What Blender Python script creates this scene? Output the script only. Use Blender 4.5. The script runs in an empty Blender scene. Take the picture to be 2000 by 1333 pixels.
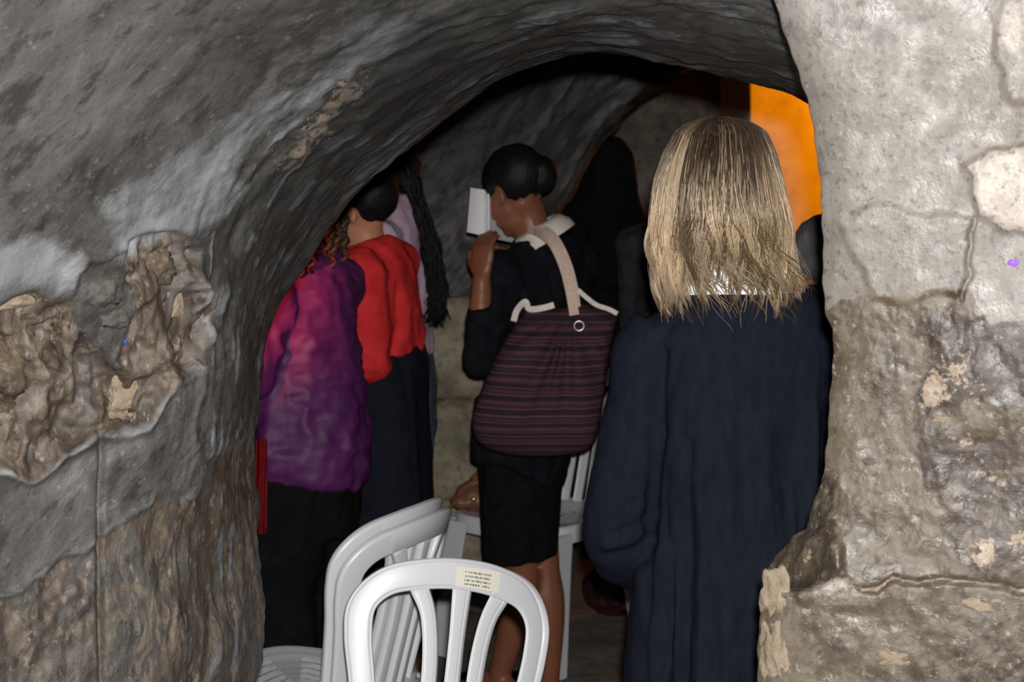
import bpy, math, random
import numpy as np
from mathutils import Vector, Matrix

# ------------------------------------------------------------------ camera, world, flash, exposure
SC = bpy.context.scene
COL = SC.collection
F = 3700.0                      # focal length in pixels of the 2000 x 1333 frame
CAMZ = 1.65
PITCH = math.atan(466.5 / F)    # horizon lies at y = 200
cam_d = bpy.data.cameras.new('camera')
cam_d.sensor_width = 36.0
cam_d.lens = 36.0 * F / 2000.0
cam_d.clip_start = 0.05
cam_d.dof.use_dof = True
cam_d.dof.focus_distance = 2.95
cam_d.dof.aperture_fstop = 9.0
cam = bpy.data.objects.new('camera', cam_d)
cam.location = (0, 0, CAMZ)
cam.rotation_euler = (math.pi / 2 - PITCH, 0, 0)
COL.objects.link(cam)
SC.camera = cam

w = bpy.data.worlds.new('dark_cave')
SC.world = w
w.use_nodes = True
w.node_tree.nodes['Background'].inputs[0].default_value = (1.0, 0.9, 0.8, 1)
w.node_tree.nodes['Background'].inputs[1].default_value = 0.004


def light(name, kind, loc, energy, color, target=None, size=0.05, **kw):
    d = bpy.data.lights.new(name, kind)
    d.energy = energy
    d.color = color
    if kind == 'AREA':
        d.shape = 'RECTANGLE'
        d.size = size
        d.size_y = kw.get('size_y', size)
    else:
        d.shadow_soft_size = size
    if kind == 'SPOT':
        d.spot_size = kw.get('angle', 1.2)
        d.spot_blend = kw.get('blend', 0.6)
    o = bpy.data.objects.new(name, d)
    o.location = loc
    if target is not None:
        o.rotation_euler = (Vector(target) - Vector(loc)).to_track_quat('-Z', 'Y').to_euler()
    COL.objects.link(o)
    return o


# the camera's built-in flash, just above the lens
light('camera_flash', 'SPOT', (0.020, -0.03, CAMZ + 0.075), 520.0, (1.0, 0.97, 0.93), (0.03, 3.0, CAMZ - 0.32), 0.018, angle=1.3, blend=0.5)
# sodium lamp of the deep room, and the warm lamp of the left side of the inner chamber
light('sodium_lamp', 'SPOT', (2.25, 7.55, 1.9), 240.0, (1.0, 0.29, 0.003), (1.25, 8.6, 1.55), 0.10, angle=1.9, blend=0.8)
light('candle_lamp', 'SPOT', (-0.84, 3.60, 1.42), 170.0, (1.0, 0.13, 0.08), (-0.68, 4.45, 1.22), 0.06, angle=0.60, blend=0.8)
vs = SC.view_settings
vs.view_transform = 'Standard'
vs.look = 'None'
vs.exposure = 0.0
vs.gamma = 1.0
vs.use_curve_mapping = False

# ------------------------------------------------------------------ helpers
rng = np.random.default_rng(7)
random.seed(7)
CP, SP = math.cos(PITCH), math.sin(PITCH)


def P(px, py, Y):
    """world point seen at (px, py) of the photograph at distance Y ahead"""
    u = (px - 1000.0) / F
    v = (py - 666.5) / F
    t = Y / (CP - v * SP)
    return np.array([t * u, Y, CAMZ + t * (-SP - v * CP)])


def PX(pts):
    """inverse of P for arrays: pixel of world points"""
    d = np.asarray(pts) - np.array([0, 0, CAMZ])
    fw = d[:, 1] * CP - d[:, 2] * SP
    up = d[:, 1] * SP + d[:, 2] * CP
    fw = np.maximum(fw, 1e-3)
    return 1000 + F * d[:, 0] / fw, 666.5 - F * up / fw


def _h(ix, iy, iz, s):
    h = (ix * 374761393 + iy * 668265263 + iz * 2147483647 + s * 144665) & 0xffffffff
    h = ((h ^ (h >> 13)) * 1274126177) & 0xffffffff
    h = h ^ (h >> 16)
    return (h & 0xffff) / 32767.5 - 1.0


def vn(p, seed=0):
    p = np.asarray(p, dtype=np.float64)
    i = np.floor(p).astype(np.int64)
    f = p - i
    f = f * f * f * (f * (f * 6 - 15) + 10)
    r = 0
    for dx in (0, 1):
        wx = f[:, 0] if dx else 1 - f[:, 0]
        for dy in (0, 1):
            wy = f[:, 1] if dy else 1 - f[:, 1]
            for dz in (0, 1):
                wz = f[:, 2] if dz else 1 - f[:, 2]
                r = r + wx * wy * wz * _h(i[:, 0] + dx, i[:, 1] + dy, i[:, 2] + dz, seed)
    return r


def fbm(p, octv=4, seed=0, gain=0.5, ridged=False):
    r = 0
    a = 1.0
    q = np.asarray(p, dtype=np.float64).copy()
    for k in range(octv):
        n = vn(q + 17.3 * k, seed + k)
        if ridged:
            n = 1 - 2 * np.abs(n)
        r = r + a * n
        a *= gain
        q = q * 2.03
    return r


def smooth01(x, a, b):
    t = np.clip((x - a) / (b - a), 0, 1)
    return t * t * (3 - 2 * t)


def nrm(v):
    v = np.asarray(v, dtype=float)
    return v / (np.linalg.norm(v) + 1e-12)


def catmull(pts, n):
    pts = np.asarray(pts, dtype=float)
    m = len(pts)
    t = np.linspace(0, m - 1, n)
    i = np.clip(np.floor(t).astype(int), 0, m - 2)
    f = (t - i)[:, None]
    p1, p2 = pts[i], pts[i + 1]
    p0 = np.where((i > 0)[:, None], pts[np.maximum(i - 1, 0)], 2 * p1 - p2)
    p3 = np.where((i < m - 2)[:, None], pts[np.minimum(i + 2, m - 1)], 2 * p2 - p1)
    return 0.5 * (2 * p1 + (p2 - p0) * f + (2 * p0 - 5 * p1 + 4 * p2 - p3) * f ** 2 + (3 * p1 - p0 - 3 * p2 + p3) * f ** 3)


def mesh_data(name, v, f, smooth=True, attrs=None, mat=None):
    """f: list of tuples or an (n,4)/(n,3) int array"""
    me = bpy.data.meshes.new(name)
    v = np.asarray(v, dtype=np.float32)
    if isinstance(f, np.ndarray):
        nf, k = f.shape
        me.vertices.add(len(v))
        me.vertices.foreach_set('co', v.ravel())
        me.loops.add(nf * k)
        me.loops.foreach_set('vertex_index', f.astype(np.int32).ravel())
        me.polygons.add(nf)
        me.polygons.foreach_set('loop_start', np.arange(0, nf * k, k, dtype=np.int32))
        me.update(calc_edges=True)
    else:
        me.from_pydata([tuple(map(float, a)) for a in v], [], [tuple(map(int, a)) for a in f])
        me.update()
    me.validate()
    if smooth:
        me.polygons.foreach_set('use_smooth', np.ones(len(me.polygons), dtype=bool))
    for an, av in (attrs or {}).items():
        av = np.asarray(av, dtype=np.float32)
        if av.ndim == 1:
            a = me.attributes.new(an, 'FLOAT', 'POINT')
            a.data.foreach_set('value', av)
        else:
            a = me.attributes.new(an, 'FLOAT_COLOR', 'POINT')
            a.data.foreach_set('color', np.concatenate([av, np.ones((len(av), 1), np.float32)], 1).ravel())
    if mat is not None:
        me.materials.append(mat)
    return me


def obj(name, me, parent=None, loc=None, rotz=None):
    o = bpy.data.objects.new(name, me)
    COL.objects.link(o)
    if parent is not None:
        o.parent = parent
    if loc is not None:
        o.location = tuple(map(float, loc))
    if rotz is not None:
        o.rotation_euler = (0, 0, rotz)
    return o


def tag(o, label=None, cat=None, group=None, kind=None):
    for k, x in (('label', label), ('category', cat), ('group', group), ('kind', kind)):
        if x:
            o[k] = x
    return o


def empty(name, loc=(0, 0, 0), rotz=0.0):
    o = bpy.data.objects.new(name, None)
    o.location = tuple(map(float, loc))
    o.rotation_euler = (0, 0, rotz)
    o.empty_display_size = 0.05
    COL.objects.link(o)
    return o


def part(name, v, f, mat, parent, smooth=True, attrs=None, label=None):
    """a part given in world coordinates under an unrotated empty or mesh: stored relative to that parent"""
    off = np.zeros(3)
    p = parent
    while p is not None:
        off = off + np.array(p.location)
        p = p.parent
    o = obj(name, mesh_data(name, np.asarray(v) - off, f, smooth, attrs, mat), parent)
    if label:
        o['label'] = label
    return o


def grid_faces(nu, nv, wrap_u=False):
    """vertex index = j * nu + i"""
    i = np.arange(nu if wrap_u else nu - 1)
    j = np.arange(nv - 1)
    I, J = np.meshgrid(i, j)
    I2 = (I + 1) % nu
    return np.stack([J * nu + I, J * nu + I2, (J + 1) * nu + I2, (J + 1) * nu + I], -1).reshape(-1, 4)


def join(parts):
    V, Fs, o = [], [], 0
    for v, f in parts:
        V.append(np.asarray(v, dtype=float))
        Fs += [tuple(int(a) + o for a in q) for q in f]
        o += len(v)
    return np.concatenate(V), Fs


def tube(path, ru, rv=None, ref=(1, 0, 0), n=14, sub=1, caps=True, power=2.0):
    """closed tube along a path; ru along ref, rv across; superellipse power"""
    path = np.asarray(path, dtype=float)
    m = len(path)
    ru = np.full(m, ru, float) if np.isscalar(ru) else np.asarray(ru, float)
    rv = ru if rv is None else (np.full(m, rv, float) if np.isscalar(rv) else np.asarray(rv, float))
    if sub > 1:
        k = (m - 1) * sub + 1
        path = catmull(path, k)
        ru = catmull(ru[:, None], k)[:, 0]
        rv = catmull(rv[:, None], k)[:, 0]
        m = k
    T = np.gradient(path, axis=0)
    ref = np.asarray(ref, float)
    V = []
    a = np.linspace(0, 2 * np.pi, n, endpoint=False)
    ca = np.sign(np.cos(a)) * np.abs(np.cos(a)) ** (2 / power)
    sa = np.sign(np.sin(a)) * np.abs(np.sin(a)) ** (2 / power)
    for k in range(m):
        t = nrm(T[k])
        r = ref if ref.ndim == 1 else ref[k]
        u = r - t * np.dot(r, t)
        if np.linalg.norm(u) < 1e-4:
            u = np.array([0, 1, 0]) - t * t[1]
        u = nrm(u)
        b = np.cross(t, u)
        V.append(path[k] + ru[k] * ca[:, None] * u + rv[k] * sa[:, None] * b)
    V = np.concatenate(V)
    Fs = [tuple(q) for q in grid_faces(n, m, True)]
    if caps:
        Fs.append(tuple(range(n - 1, -1, -1)))
        Fs.append(tuple(range((m - 1) * n, m * n)))
    return V, Fs


def ell(c, r, R=None, nu=20, nv=12, power=2.0):
    """ellipsoid; R columns are its axes"""
    th = np.linspace(0, np.pi, nv + 1)[1:-1]
    a = np.linspace(0, 2 * np.pi, nu, endpoint=False)
    V = [np.array([0, 0, 1.0])]
    for t in th:
        for q in a:
            V.append(np.array([math.sin(t) * math.cos(q), math.sin(t) * math.sin(q), math.cos(t)]))
    V.append(np.array([0, 0, -1.0]))
    V = np.array(V) * np.asarray(r)
    if R is not None:
        V = V @ np.asarray(R).T
    V = V + np.asarray(c)
    Fs = []
    for i in range(nu):
        Fs.append((0, 1 + i, 1 + (i + 1) % nu))
    for j in range(nv - 2):
        for i in range(nu):
            p = 1 + j * nu
            Fs.append((p + i, p + nu + i, p + nu + (i + 1) % nu, p + (i + 1) % nu))
    p = 1 + (nv - 2) * nu
    for i in range(nu):
        Fs.append((p + i, len(V) - 1, p + (i + 1) % nu))
    return V, Fs


def normals(v, f):
    n = np.zeros_like(v)
    fn = np.cross(v[f[:, 2]] - v[f[:, 0]], v[f[:, 3]] - v[f[:, 1]])
    for k in range(4):
        for c in range(3):
            n[:, c] += np.bincount(f[:, k], fn[:, c], len(v))
    return n / (np.linalg.norm(n, axis=1, keepdims=True) + 1e-12)


def lap(v, f, it, lam=0.5):
    e0 = f[:, [0, 1, 2, 3]].ravel()
    e1 = f[:, [1, 2, 3, 0]].ravel()
    cnt = np.bincount(e0, minlength=len(v)) + np.bincount(e1, minlength=len(v))
    for _ in range(it):
        s = np.zeros_like(v)
        for c in range(3):
            s[:, c] = np.bincount(e0, v[e1, c], len(v)) + np.bincount(e1, v[e0, c], len(v))
        v = v + lam * (s / np.maximum(cnt, 1)[:, None] - v)
    return v


def fuse(parts, voxel=0.01, it=4, disp=None):
    """union of closed shapes as one continuous surface (quads)"""
    V, Fs = join(parts)
    me = mesh_data('tmp', V, Fs, False)
    o = bpy.data.objects.new('tmp', me)
    COL.objects.link(o)
    m = o.modifiers.new('r', 'REMESH')
    m.mode = 'VOXEL'
    m.voxel_size = voxel
    dg = bpy.context.evaluated_depsgraph_get()
    ev = o.evaluated_get(dg)
    em = ev.to_mesh()
    v = np.zeros(len(em.vertices) * 3, np.float32)
    em.vertices.foreach_get('co', v)
    v = v.reshape(-1, 3).astype(float)
    li = np.zeros(len(em.loops), np.int32)
    em.loops.foreach_get('vertex_index', li)
    f = li.reshape(-1, 4)
    ev.to_mesh_clear()
    bpy.data.objects.remove(o)
    bpy.data.meshes.remove(me)
    v = lap(v, f, it)
    if disp is not None:
        v = disp(v, normals(v, f))
    return v, f


def folds(amp=0.006, sxy=16.0, sz=4.0, seed=1, fine=0.0):
    def d(v, n):
        q = v * np.array([sxy, sxy, sz])
        a = fbm(q, 3, seed, 0.5, True)
        r = v + n * (amp * (a - 0.2))[:, None]
        if fine:
            r = r + n * (fine * fbm(v * 55, 2, seed + 9))[:, None]
        return r
    return d


def polydist(x, y, pts):
    d = np.full(len(x), 1e9)
    for (x0, y0), (x1, y1) in zip(pts[:-1], pts[1:]):
        dx, dy = x1 - x0, y1 - y0
        t = np.clip(((x - x0) * dx + (y - y0) * dy) / (dx * dx + dy * dy + 1e-9), 0, 1)
        d = np.minimum(d, np.hypot(x - x0 - t * dx, y - y0 - t * dy))
    return d


def polymask(x, y, pts, soft=20.0):
    pts = list(pts)
    ins = np.zeros(len(x), bool)
    for (x0, y0), (x1, y1) in zip(pts, pts[1:] + pts[:1]):
        c = ((y0 > y) != (y1 > y))
        xx = x0 + (y - y0) * (x1 - x0) / (y1 - y0 + 1e-9)
        ins ^= c & (x < xx)
    d = polydist(x, y, pts + pts[:1])
    d = np.where(ins, d, -d)
    return smooth01(d, -soft, soft)


# ------------------------------------------------------------------ materials
class NT:
    def __init__(s, name):
        s.m = bpy.data.materials.new(name)
        s.m.use_nodes = True
        s.t = s.m.node_tree
        s.b = s.t.nodes['Principled BSDF']
        s.tc = s.t.nodes.new('ShaderNodeTexCoord')

    def n(s, kind, **kw):
        x = s.t.nodes.new('ShaderNode' + kind)
        for k, val in kw.items():
            setattr(x, k, val)
        return x

    def put(s, inp, val):
        if isinstance(val, bpy.types.NodeSocket):
            s.t.links.new(val, inp)
        elif hasattr(inp.default_value, '__len__'):
            val = tuple(val)
            inp.default_value = val if len(val) == len(inp.default_value) else val + (1.0,)
        else:
            inp.default_value = val

    def co(s, scale=(1, 1, 1), rot=(0, 0, 0), src='Object'):
        m = s.n('Mapping')
        s.put(m.inputs['Vector'], s.tc.outputs[src])
        m.inputs['Scale'].default_value = scale
        m.inputs['Rotation'].default_value = rot
        return m.outputs[0]

    def corot(s, rot, scale):
        m1 = s.n('Mapping')
        s.put(m1.inputs['Vector'], s.tc.outputs['Object'])
        m1.inputs['Rotation'].default_value = rot
        m2 = s.n('Mapping')
        s.put(m2.inputs['Vector'], m1.outputs[0])
        m2.inputs['Scale'].default_value = scale
        return m2.outputs[0]

    def noise(s, scale, detail=4, rough=0.55, co=None, dist=0.0):
        x = s.n('TexNoise')
        s.put(x.inputs['Vector'], co if co is not None else s.tc.outputs['Object'])
        x.inputs['Scale'].default_value = scale
        x.inputs['Detail'].default_value = detail
        x.inputs['Roughness'].default_value = rough
        x.inputs['Distortion'].default_value = dist
        return x.outputs['Fac']

    def voro(s, scale, co=None, feature='F1'):
        x = s.n('TexVoronoi', feature=feature)
        s.put(x.inputs['Vector'], co if co is not None else s.tc.outputs['Object'])
        x.inputs['Scale'].default_value = scale
        return x.outputs['Distance']

    def wave(s, scale, dist=0.0, axis='Z', co=None, detail=2):
        x = s.n('TexWave', bands_direction=axis)
        s.put(x.inputs['Vector'], co if co is not None else s.tc.outputs['Object'])
        x.inputs['Scale'].default_value = scale
        x.inputs['Distortion'].default_value = dist
        x.inputs['Detail'].default_value = detail
        return x.outputs['Fac']

    def ramp(s, fac, stops, interp='LINEAR'):
        x = s.n('ValToRGB')
        s.put(x.inputs[0], fac)
        cr = x.color_ramp
        cr.interpolation = interp
        while len(cr.elements) < len(stops):
            cr.elements.new(0.5)
        for e, (p, c) in zip(cr.elements, stops):
            e.position = p
            e.color = (c, c, c, 1) if np.isscalar(c) else tuple(c) + (1,)
        return x.outputs[0]

    def mix(s, fac, a, b, mode='MIX'):
        x = s.n('Mix', data_type='RGBA', blend_type=mode)
        s.put(x.inputs[0], fac)
        s.put(x.inputs[6], a)
        s.put(x.inputs[7], b)
        return x.outputs[2]

    def math(s, op, a, b=0.0):
        x = s.n('Math', operation=op)
        s.put(x.inputs[0], a)
        s.put(x.inputs[1], b)
        return x.outputs[0]

    def attr(s, name, out='Fac'):
        x = s.n('Attribute', attribute_name=name)
        return x.outputs[out]

    def bump(s, h, strength=0.5, dist=0.01, prev=None):
        x = s.n('Bump')
        s.put(x.inputs['Height'], h)
        x.inputs['Strength'].default_value = strength
        x.inputs['Distance'].default_value = dist
        if prev is not None:
            s.put(x.inputs['Normal'], prev)
        return x.outputs[0]

    def out(s, col, rough=0.7, spec=0.5, normal=None, **kw):
        s.put(s.b.inputs['Base Color'], col)
        s.put(s.b.inputs['Roughness'], rough)
        s.put(s.b.inputs['Specular IOR Level'], spec)
        if normal is not None:
            s.put(s.b.inputs['Normal'], normal)
        for k, val in kw.items():
            s.put(s.b.inputs[k.replace('_', ' ')], val)
        return s.m


def srgb(r, g, b):
    f = lambda c: (c / 255 / 12.92) if c / 255 <= 0.04045 else ((c / 255 + 0.055) / 1.055) ** 2.4
    return (f(r), f(g), f(b))


def fabric(name, c1, c2, rough=0.85, scale=40, bumps=0.25, weave=900, spec=0.2, sheen=0.0, stretch=(1, 1, 1)):
    t = NT(name)
    a = t.noise(scale, 4, 0.6, t.co(stretch))
    col = t.mix(t.ramp(a, [(0.35, 0.0), (0.65, 1.0)]), c1, c2)
    b = t.noise(weave, 2)
    return t.out(col, rough, spec, t.bump(b, bumps, 0.002), Sheen_Weight=sheen)


def rock_mat(name, soot=True):
    """plaster over rock: masks come from the mesh (rough rock, pale bloom, tan chips, soot)"""
    t = NT(name)
    rough, white, tan, dark = (t.attr(k) for k in ('rough', 'white', 'tan', 'dark'))
    cs = t.corot((0.0, 0.75, 0.0), (0.45, 0.8, 1.6))
    n0 = t.noise(2.6, 5, 0.6, cs)
    n1 = t.noise(8, 8, 0.68, cs, 0.4)
    n2 = t.noise(30, 8, 0.68, cs)
    n3 = t.noise(150, 5, 0.65)
    cv = t.co((1.0, 1.0, 0.42))
    n5 = t.noise(40, 8, 0.7, cv, 0.8)
    plaster = t.mix(t.ramp(n0, [(0.32, 0.0), (0.66, 1.0)]), (0.046, 0.041, 0.035), (0.160, 0.154, 0.143))
    plaster = t.mix(t.ramp(n1, [(0.44, 0.0), (0.64, 0.85)]), plaster, (0.235, 0.229, 0.220))
    plaster = t.mix(t.ramp(n2, [(0.50, 0.0), (0.62, 0.85)]), plaster, (0.050, 0.043, 0.036))
    plaster = t.mix(t.ramp(n3, [(0.57, 0.0), (0.70, 0.55)]), plaster, (0.04, 0.035, 0.03))
    plaster = t.mix(t.ramp(t.noise(75, 6, 0.7), [(0.60, 0.0), (0.67, 0.8)]), plaster, (0.32, 0.29, 0.25))
    rock = t.mix(t.ramp(n5, [(0.38, 0.0), (0.56, 1.0)]), (0.045, 0.031, 0.022), (0.36, 0.29, 0.225))
    rock = t.mix(t.ramp(t.noise(12, 6, 0.65, cv), [(0.42, 0.0), (0.54, 0.85)]), rock, (0.115, 0.078, 0.052))
    rock = t.mix(t.ramp(t.noise(15, 7, 0.7, cv), [(0.52, 0.0), (0.60, 0.85)]), rock, (0.165, 0.152, 0.135))
    rock = t.mix(t.ramp(t.noise(24, 7, 0.7, cv), [(0.56, 0.0), (0.62, 0.75)]), rock, (0.040, 0.030, 0.024))
    rock = t.mix(t.ramp(t.noise(95, 6, 0.7, cv), [(0.57, 0.0), (0.66, 0.75)]), rock, (0.52, 0.44, 0.36))
    edge = t.math('ADD', rough, t.math('MULTIPLY', t.math('SUBTRACT', n5, 0.5), 1.1))
    col = t.mix(t.ramp(edge, [(0.44, 0.0), (0.54, 1.0)]), plaster, rock)
    tn = t.math('ADD', tan, t.math('MULTIPLY', t.math('SUBTRACT', t.noise(60, 6, 0.75), 0.5), 2.0))
    col = t.mix(t.ramp(tn, [(0.70, 0.0), (0.78, 0.9)]), col, (0.50, 0.38, 0.29))
    wn = t.math('ADD', white, t.math('MULTIPLY', t.math('SUBTRACT', t.noise(18, 8, 0.72, cs, 0.3), 0.5), 1.9))
    col = t.mix(t.ramp(wn, [(0.50, 0.0), (1.15, 0.85)]), col, (0.44, 0.45, 0.48))
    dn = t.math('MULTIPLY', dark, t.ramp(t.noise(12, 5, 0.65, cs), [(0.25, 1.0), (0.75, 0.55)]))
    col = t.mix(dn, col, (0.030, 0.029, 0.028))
    col = t.mix(1.0, col, (0.475, 0.482, 0.492), 'MULTIPLY')
    h = t.math('ADD', t.math('MULTIPLY', n2, 0.6), t.math('MULTIPLY', n3, 0.35))
    h = t.math('ADD', h, t.math('MULTIPLY', t.noise(320, 3), 0.12))
    return t.out(col, t.ramp(n2, [(0.3, 0.42), (0.7, 0.75)]), 0.45, t.bump(h, 0.6, 0.006))


def pier_mat(name):
    """pale plaster above, brown weathered stone below; masks come from the mesh"""
    t = NT(name)
    brown, pale, tan, dark = (t.attr(k) for k in ('rough', 'white', 'tan', 'dark'))
    n1 = t.noise(7, 6, 0.62)
    n2 = t.noise(34, 6, 0.65)
    n3 = t.noise(130, 4, 0.6)
    n4 = t.noise(18, 6, 0.7, None, 0.6)
    up = t.mix(t.ramp(n1, [(0.3, 0.0), (0.7, 1.0)]), (0.25, 0.215, 0.175), (0.38, 0.35, 0.325))
    up = t.mix(t.ramp(n4, [(0.53, 0.0), (0.62, 0.8)]), up, (0.20, 0.185, 0.172))
    up = t.mix(t.ramp(t.voro(26), [(0.0, 0.45), (0.35, 0.0)]), up, (0.46, 0.43, 0.40))
    lo = t.mix(t.ramp(n1, [(0.38, 0.0), (0.62, 1.0)]), (0.195, 0.152, 0.108), (0.098, 0.071, 0.048))
    lo = t.mix(t.ramp(n2, [(0.48, 0.0), (0.60, 0.85)]), lo, (0.245, 0.205, 0.152))
    bn = t.math('ADD', brown, t.math('MULTIPLY', t.math('SUBTRACT', n4, 0.5), 1.0))
    col = t.mix(t.ramp(bn, [(0.44, 0.0), (0.56, 1.0)]), up, lo)
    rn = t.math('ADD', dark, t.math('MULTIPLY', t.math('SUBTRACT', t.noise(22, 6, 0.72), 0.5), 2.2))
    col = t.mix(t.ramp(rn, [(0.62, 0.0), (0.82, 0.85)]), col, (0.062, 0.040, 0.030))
    tn = t.math('ADD', tan, t.math('MULTIPLY', t.math('SUBTRACT', t.noise(30, 6, 0.7), 0.5), 2.0))
    col = t.mix(t.ramp(tn, [(0.62, 0.0), (0.70, 1.0)]), col, (0.52, 0.40, 0.29))
    wn = t.math('ADD', pale, t.math('MULTIPLY', t.math('SUBTRACT', t.noise(20, 6, 0.7), 0.5), 1.4))
    col = t.mix(t.ramp(wn, [(0.55, 0.0), (0.75, 1.0)]), col, (0.62, 0.54, 0.47))
    col = t.mix(t.ramp(n3, [(0.55, 0.0), (0.66, 0.6)]), col, (0.09, 0.074, 0.06))
    col = t.mix(t.ramp(t.noise(90, 5, 0.7), [(0.60, 0.0), (0.67, 0.7)]), col, (0.55, 0.49, 0.43))
    col = t.mix(1.0, col, (0.50, 0.50, 0.50), 'MULTIPLY')
    h = t.math('ADD', t.math('MULTIPLY', n2, 0.3), t.math('MULTIPLY', n3, 0.35))
    h = t.math('ADD', h, t.math('MULTIPLY', t.noise(420, 3), 0.1))
    return t.out(col, t.ramp(n2, [(0.3, 0.34), (0.65, 0.62)]), 0.5, t.bump(h, 0.55, 0.005))


def stone_mat(name, c1, c2, c3, scale=14, bump=0.6):
    t = NT(name)
    n1 = t.noise(scale, 6, 0.65)
    n2 = t.noise(scale * 5, 5, 0.65)
    col = t.mix(t.ramp(n1, [(0.35, 0.0), (0.65, 1.0)]), c1, c2)
    col = t.mix(t.ramp(n2, [(0.5, 0.0), (0.7, 0.8)]), col, c3)
    h = t.math('ADD', n1, t.math('MULTIPLY', n2, 0.4))
    return t.out(col, 0.7, 0.4, t.bump(h, bump, 0.012))


def skin_mat(name, c1, c2, rough=0.5):
    t = NT(name)
    col = t.mix(t.noise(22, 3), c1, c2)
    return t.out(col, rough, 0.35, t.bump(t.noise(260, 2), 0.1, 0.002), Subsurface_Weight=0.06, Subsurface_Radius=(0.01, 0.004, 0.002))


def hair_mat(name, c1, c2, rough=0.45, spec=0.4, attr=False):
    t = NT(name)
    if attr:
        col = t.mix(0.22, t.attr('col', 'Color'), t.mix(t.noise(300, 2, 0.5, t.co((1, 1, 0.03))), (0.05, 0.035, 0.02), (0.75, 0.62, 0.45)), 'OVERLAY')
        return t.out(col, rough, spec)
    n = t.noise(120, 3, 0.5, t.co((1, 1, 0.15)))
    return t.out(t.mix(n, c1, c2), rough, spec, t.bump(n, 0.5, 0.004))


M = {}
M['rock'] = rock_mat('sooty_plaster_rock')
M['pier'] = pier_mat('pale_plaster_stone')
M['block'] = stone_mat('weathered_block', (0.13, 0.115, 0.075), (0.30, 0.26, 0.19), (0.08, 0.07, 0.05), 9)
M['deep'] = stone_mat('deep_rock', (0.10, 0.085, 0.07), (0.24, 0.20, 0.17), (0.06, 0.05, 0.04), 5)
M['orange'] = stone_mat('lamp_lit_wall', (0.34, 0.30, 0.24), (0.42, 0.38, 0.31), (0.30, 0.25, 0.2), 3, 0.15)
M['brownstone'] = stone_mat('brown_stone', (0.035, 0.024, 0.017), (0.11, 0.08, 0.055), (0.20, 0.16, 0.12), 22)
M['greystone'] = stone_mat('grey_stone', (0.055, 0.052, 0.047), (0.09, 0.085, 0.075), (0.04, 0.038, 0.035), 18)
M['tanstone'] = stone_mat('tan_stone', (0.21, 0.16, 0.11), (0.28, 0.225, 0.165), (0.15, 0.11, 0.075), 30, 0.6)
M['floor'] = stone_mat('worn_floor_stone', (0.12, 0.105, 0.09), (0.20, 0.18, 0.155), (0.08, 0.07, 0.06), 6)
M['navy'] = fabric('navy_knit', (0.0082, 0.0106, 0.0180), (0.0115, 0.0144, 0.0232), 0.9, 60, 0.35, 1100, 0.05, 0.0, (1, 1, 0.3))
M['black'] = fabric('black_wool', (0.0045, 0.0045, 0.005), (0.008, 0.008, 0.009), 0.9, 30, 0.3, 700, 0.08)
M['blackknit'] = fabric('black_sweater', (0.004, 0.0045, 0.007), (0.009, 0.010, 0.014), 0.9, 30, 0.3, 700, 0.1)
M['navyskirt'] = fabric('dark_navy_skirt', (0.006, 0.007, 0.013), (0.010, 0.011, 0.019), 0.85, 20, 0.25, 800, 0.12)
M['red'] = fabric('coral_red_knit', (0.50, 0.022, 0.026), (0.60, 0.030, 0.034), 0.85, 25, 0.25, 900, 0.15)
M['charcoal'] = fabric('charcoal_wool', (0.022, 0.022, 0.026), (0.040, 0.040, 0.046), 0.9, 30, 0.3, 700, 0.1)
M['lilac'] = fabric('lilac_cotton', (0.36, 0.24, 0.34), (0.50, 0.37, 0.47), 0.85, 12, 0.25, 600, 0.15, 0, (1, 1, 0.25))
M['purple'] = fabric('purple_padded_nylon', (0.060, 0.010, 0.072), (0.088, 0.016, 0.094), 0.55, 14, 0.15, 500, 0.28)
M['cream'] = fabric('cream_cotton', (0.66, 0.58, 0.52), (0.76, 0.70, 0.66), 0.8, 60, 0.3, 700, 0.2)
M['strap'] = fabric('pinkish_webbing', (0.56, 0.42, 0.34), (0.66, 0.52, 0.44), 0.85, 60, 0.4, 500, 0.15)
M['white'] = fabric('white_cotton', (0.74, 0.74, 0.73), (0.82, 0.82, 0.80), 0.8, 40, 0.2, 700, 0.2)
M['denim'] = fabric('blue_denim', (0.05, 0.075, 0.11), (0.10, 0.13, 0.17), 0.85, 60, 0.3, 600, 0.15)
M['scarlet'] = fabric('scarlet_cloth', (0.16, 0.002, 0.005), (0.10, 0.001, 0.003), 0.7, 30, 0.3, 500, 0.2)
M['maroon'] = fabric('maroon_leather', (0.020, 0.004, 0.004), (0.034, 0.007, 0.006), 0.5, 30, 0.2, 300, 0.4)
M['leather'] = fabric('brown_leather', (0.14, 0.060, 0.028), (0.22, 0.10, 0.05), 0.5, 40, 0.3, 260, 0.45)
M['skin_pale'] = skin_mat('pale_skin', (0.56, 0.34, 0.25), (0.48, 0.27, 0.19))
M['skin_tan'] = skin_mat('tan_skin', (0.44, 0.205, 0.115), (0.36, 0.15, 0.08))
M['skin_brown'] = skin_mat('brown_skin', (0.235, 0.092, 0.050), (0.185, 0.066, 0.034), 0.42)
M['blonde'] = hair_mat('blonde_hair', None, None, 0.34, 0.5, True)
M['blackhair'] = hair_mat('black_hair', (0.0035, 0.0032, 0.0035), (0.009, 0.008, 0.008), 0.55, 0.18)
M['brownhair'] = hair_mat('dark_brown_hair', (0.018, 0.011, 0.007), (0.05, 0.032, 0.02), 0.5, 0.3)
M['greyhair'] = hair_mat('greying_black_hair', (0.035, 0.034, 0.036), (0.22, 0.215, 0.22), 0.5, 0.4)
t = NT('white_plastic')
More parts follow.
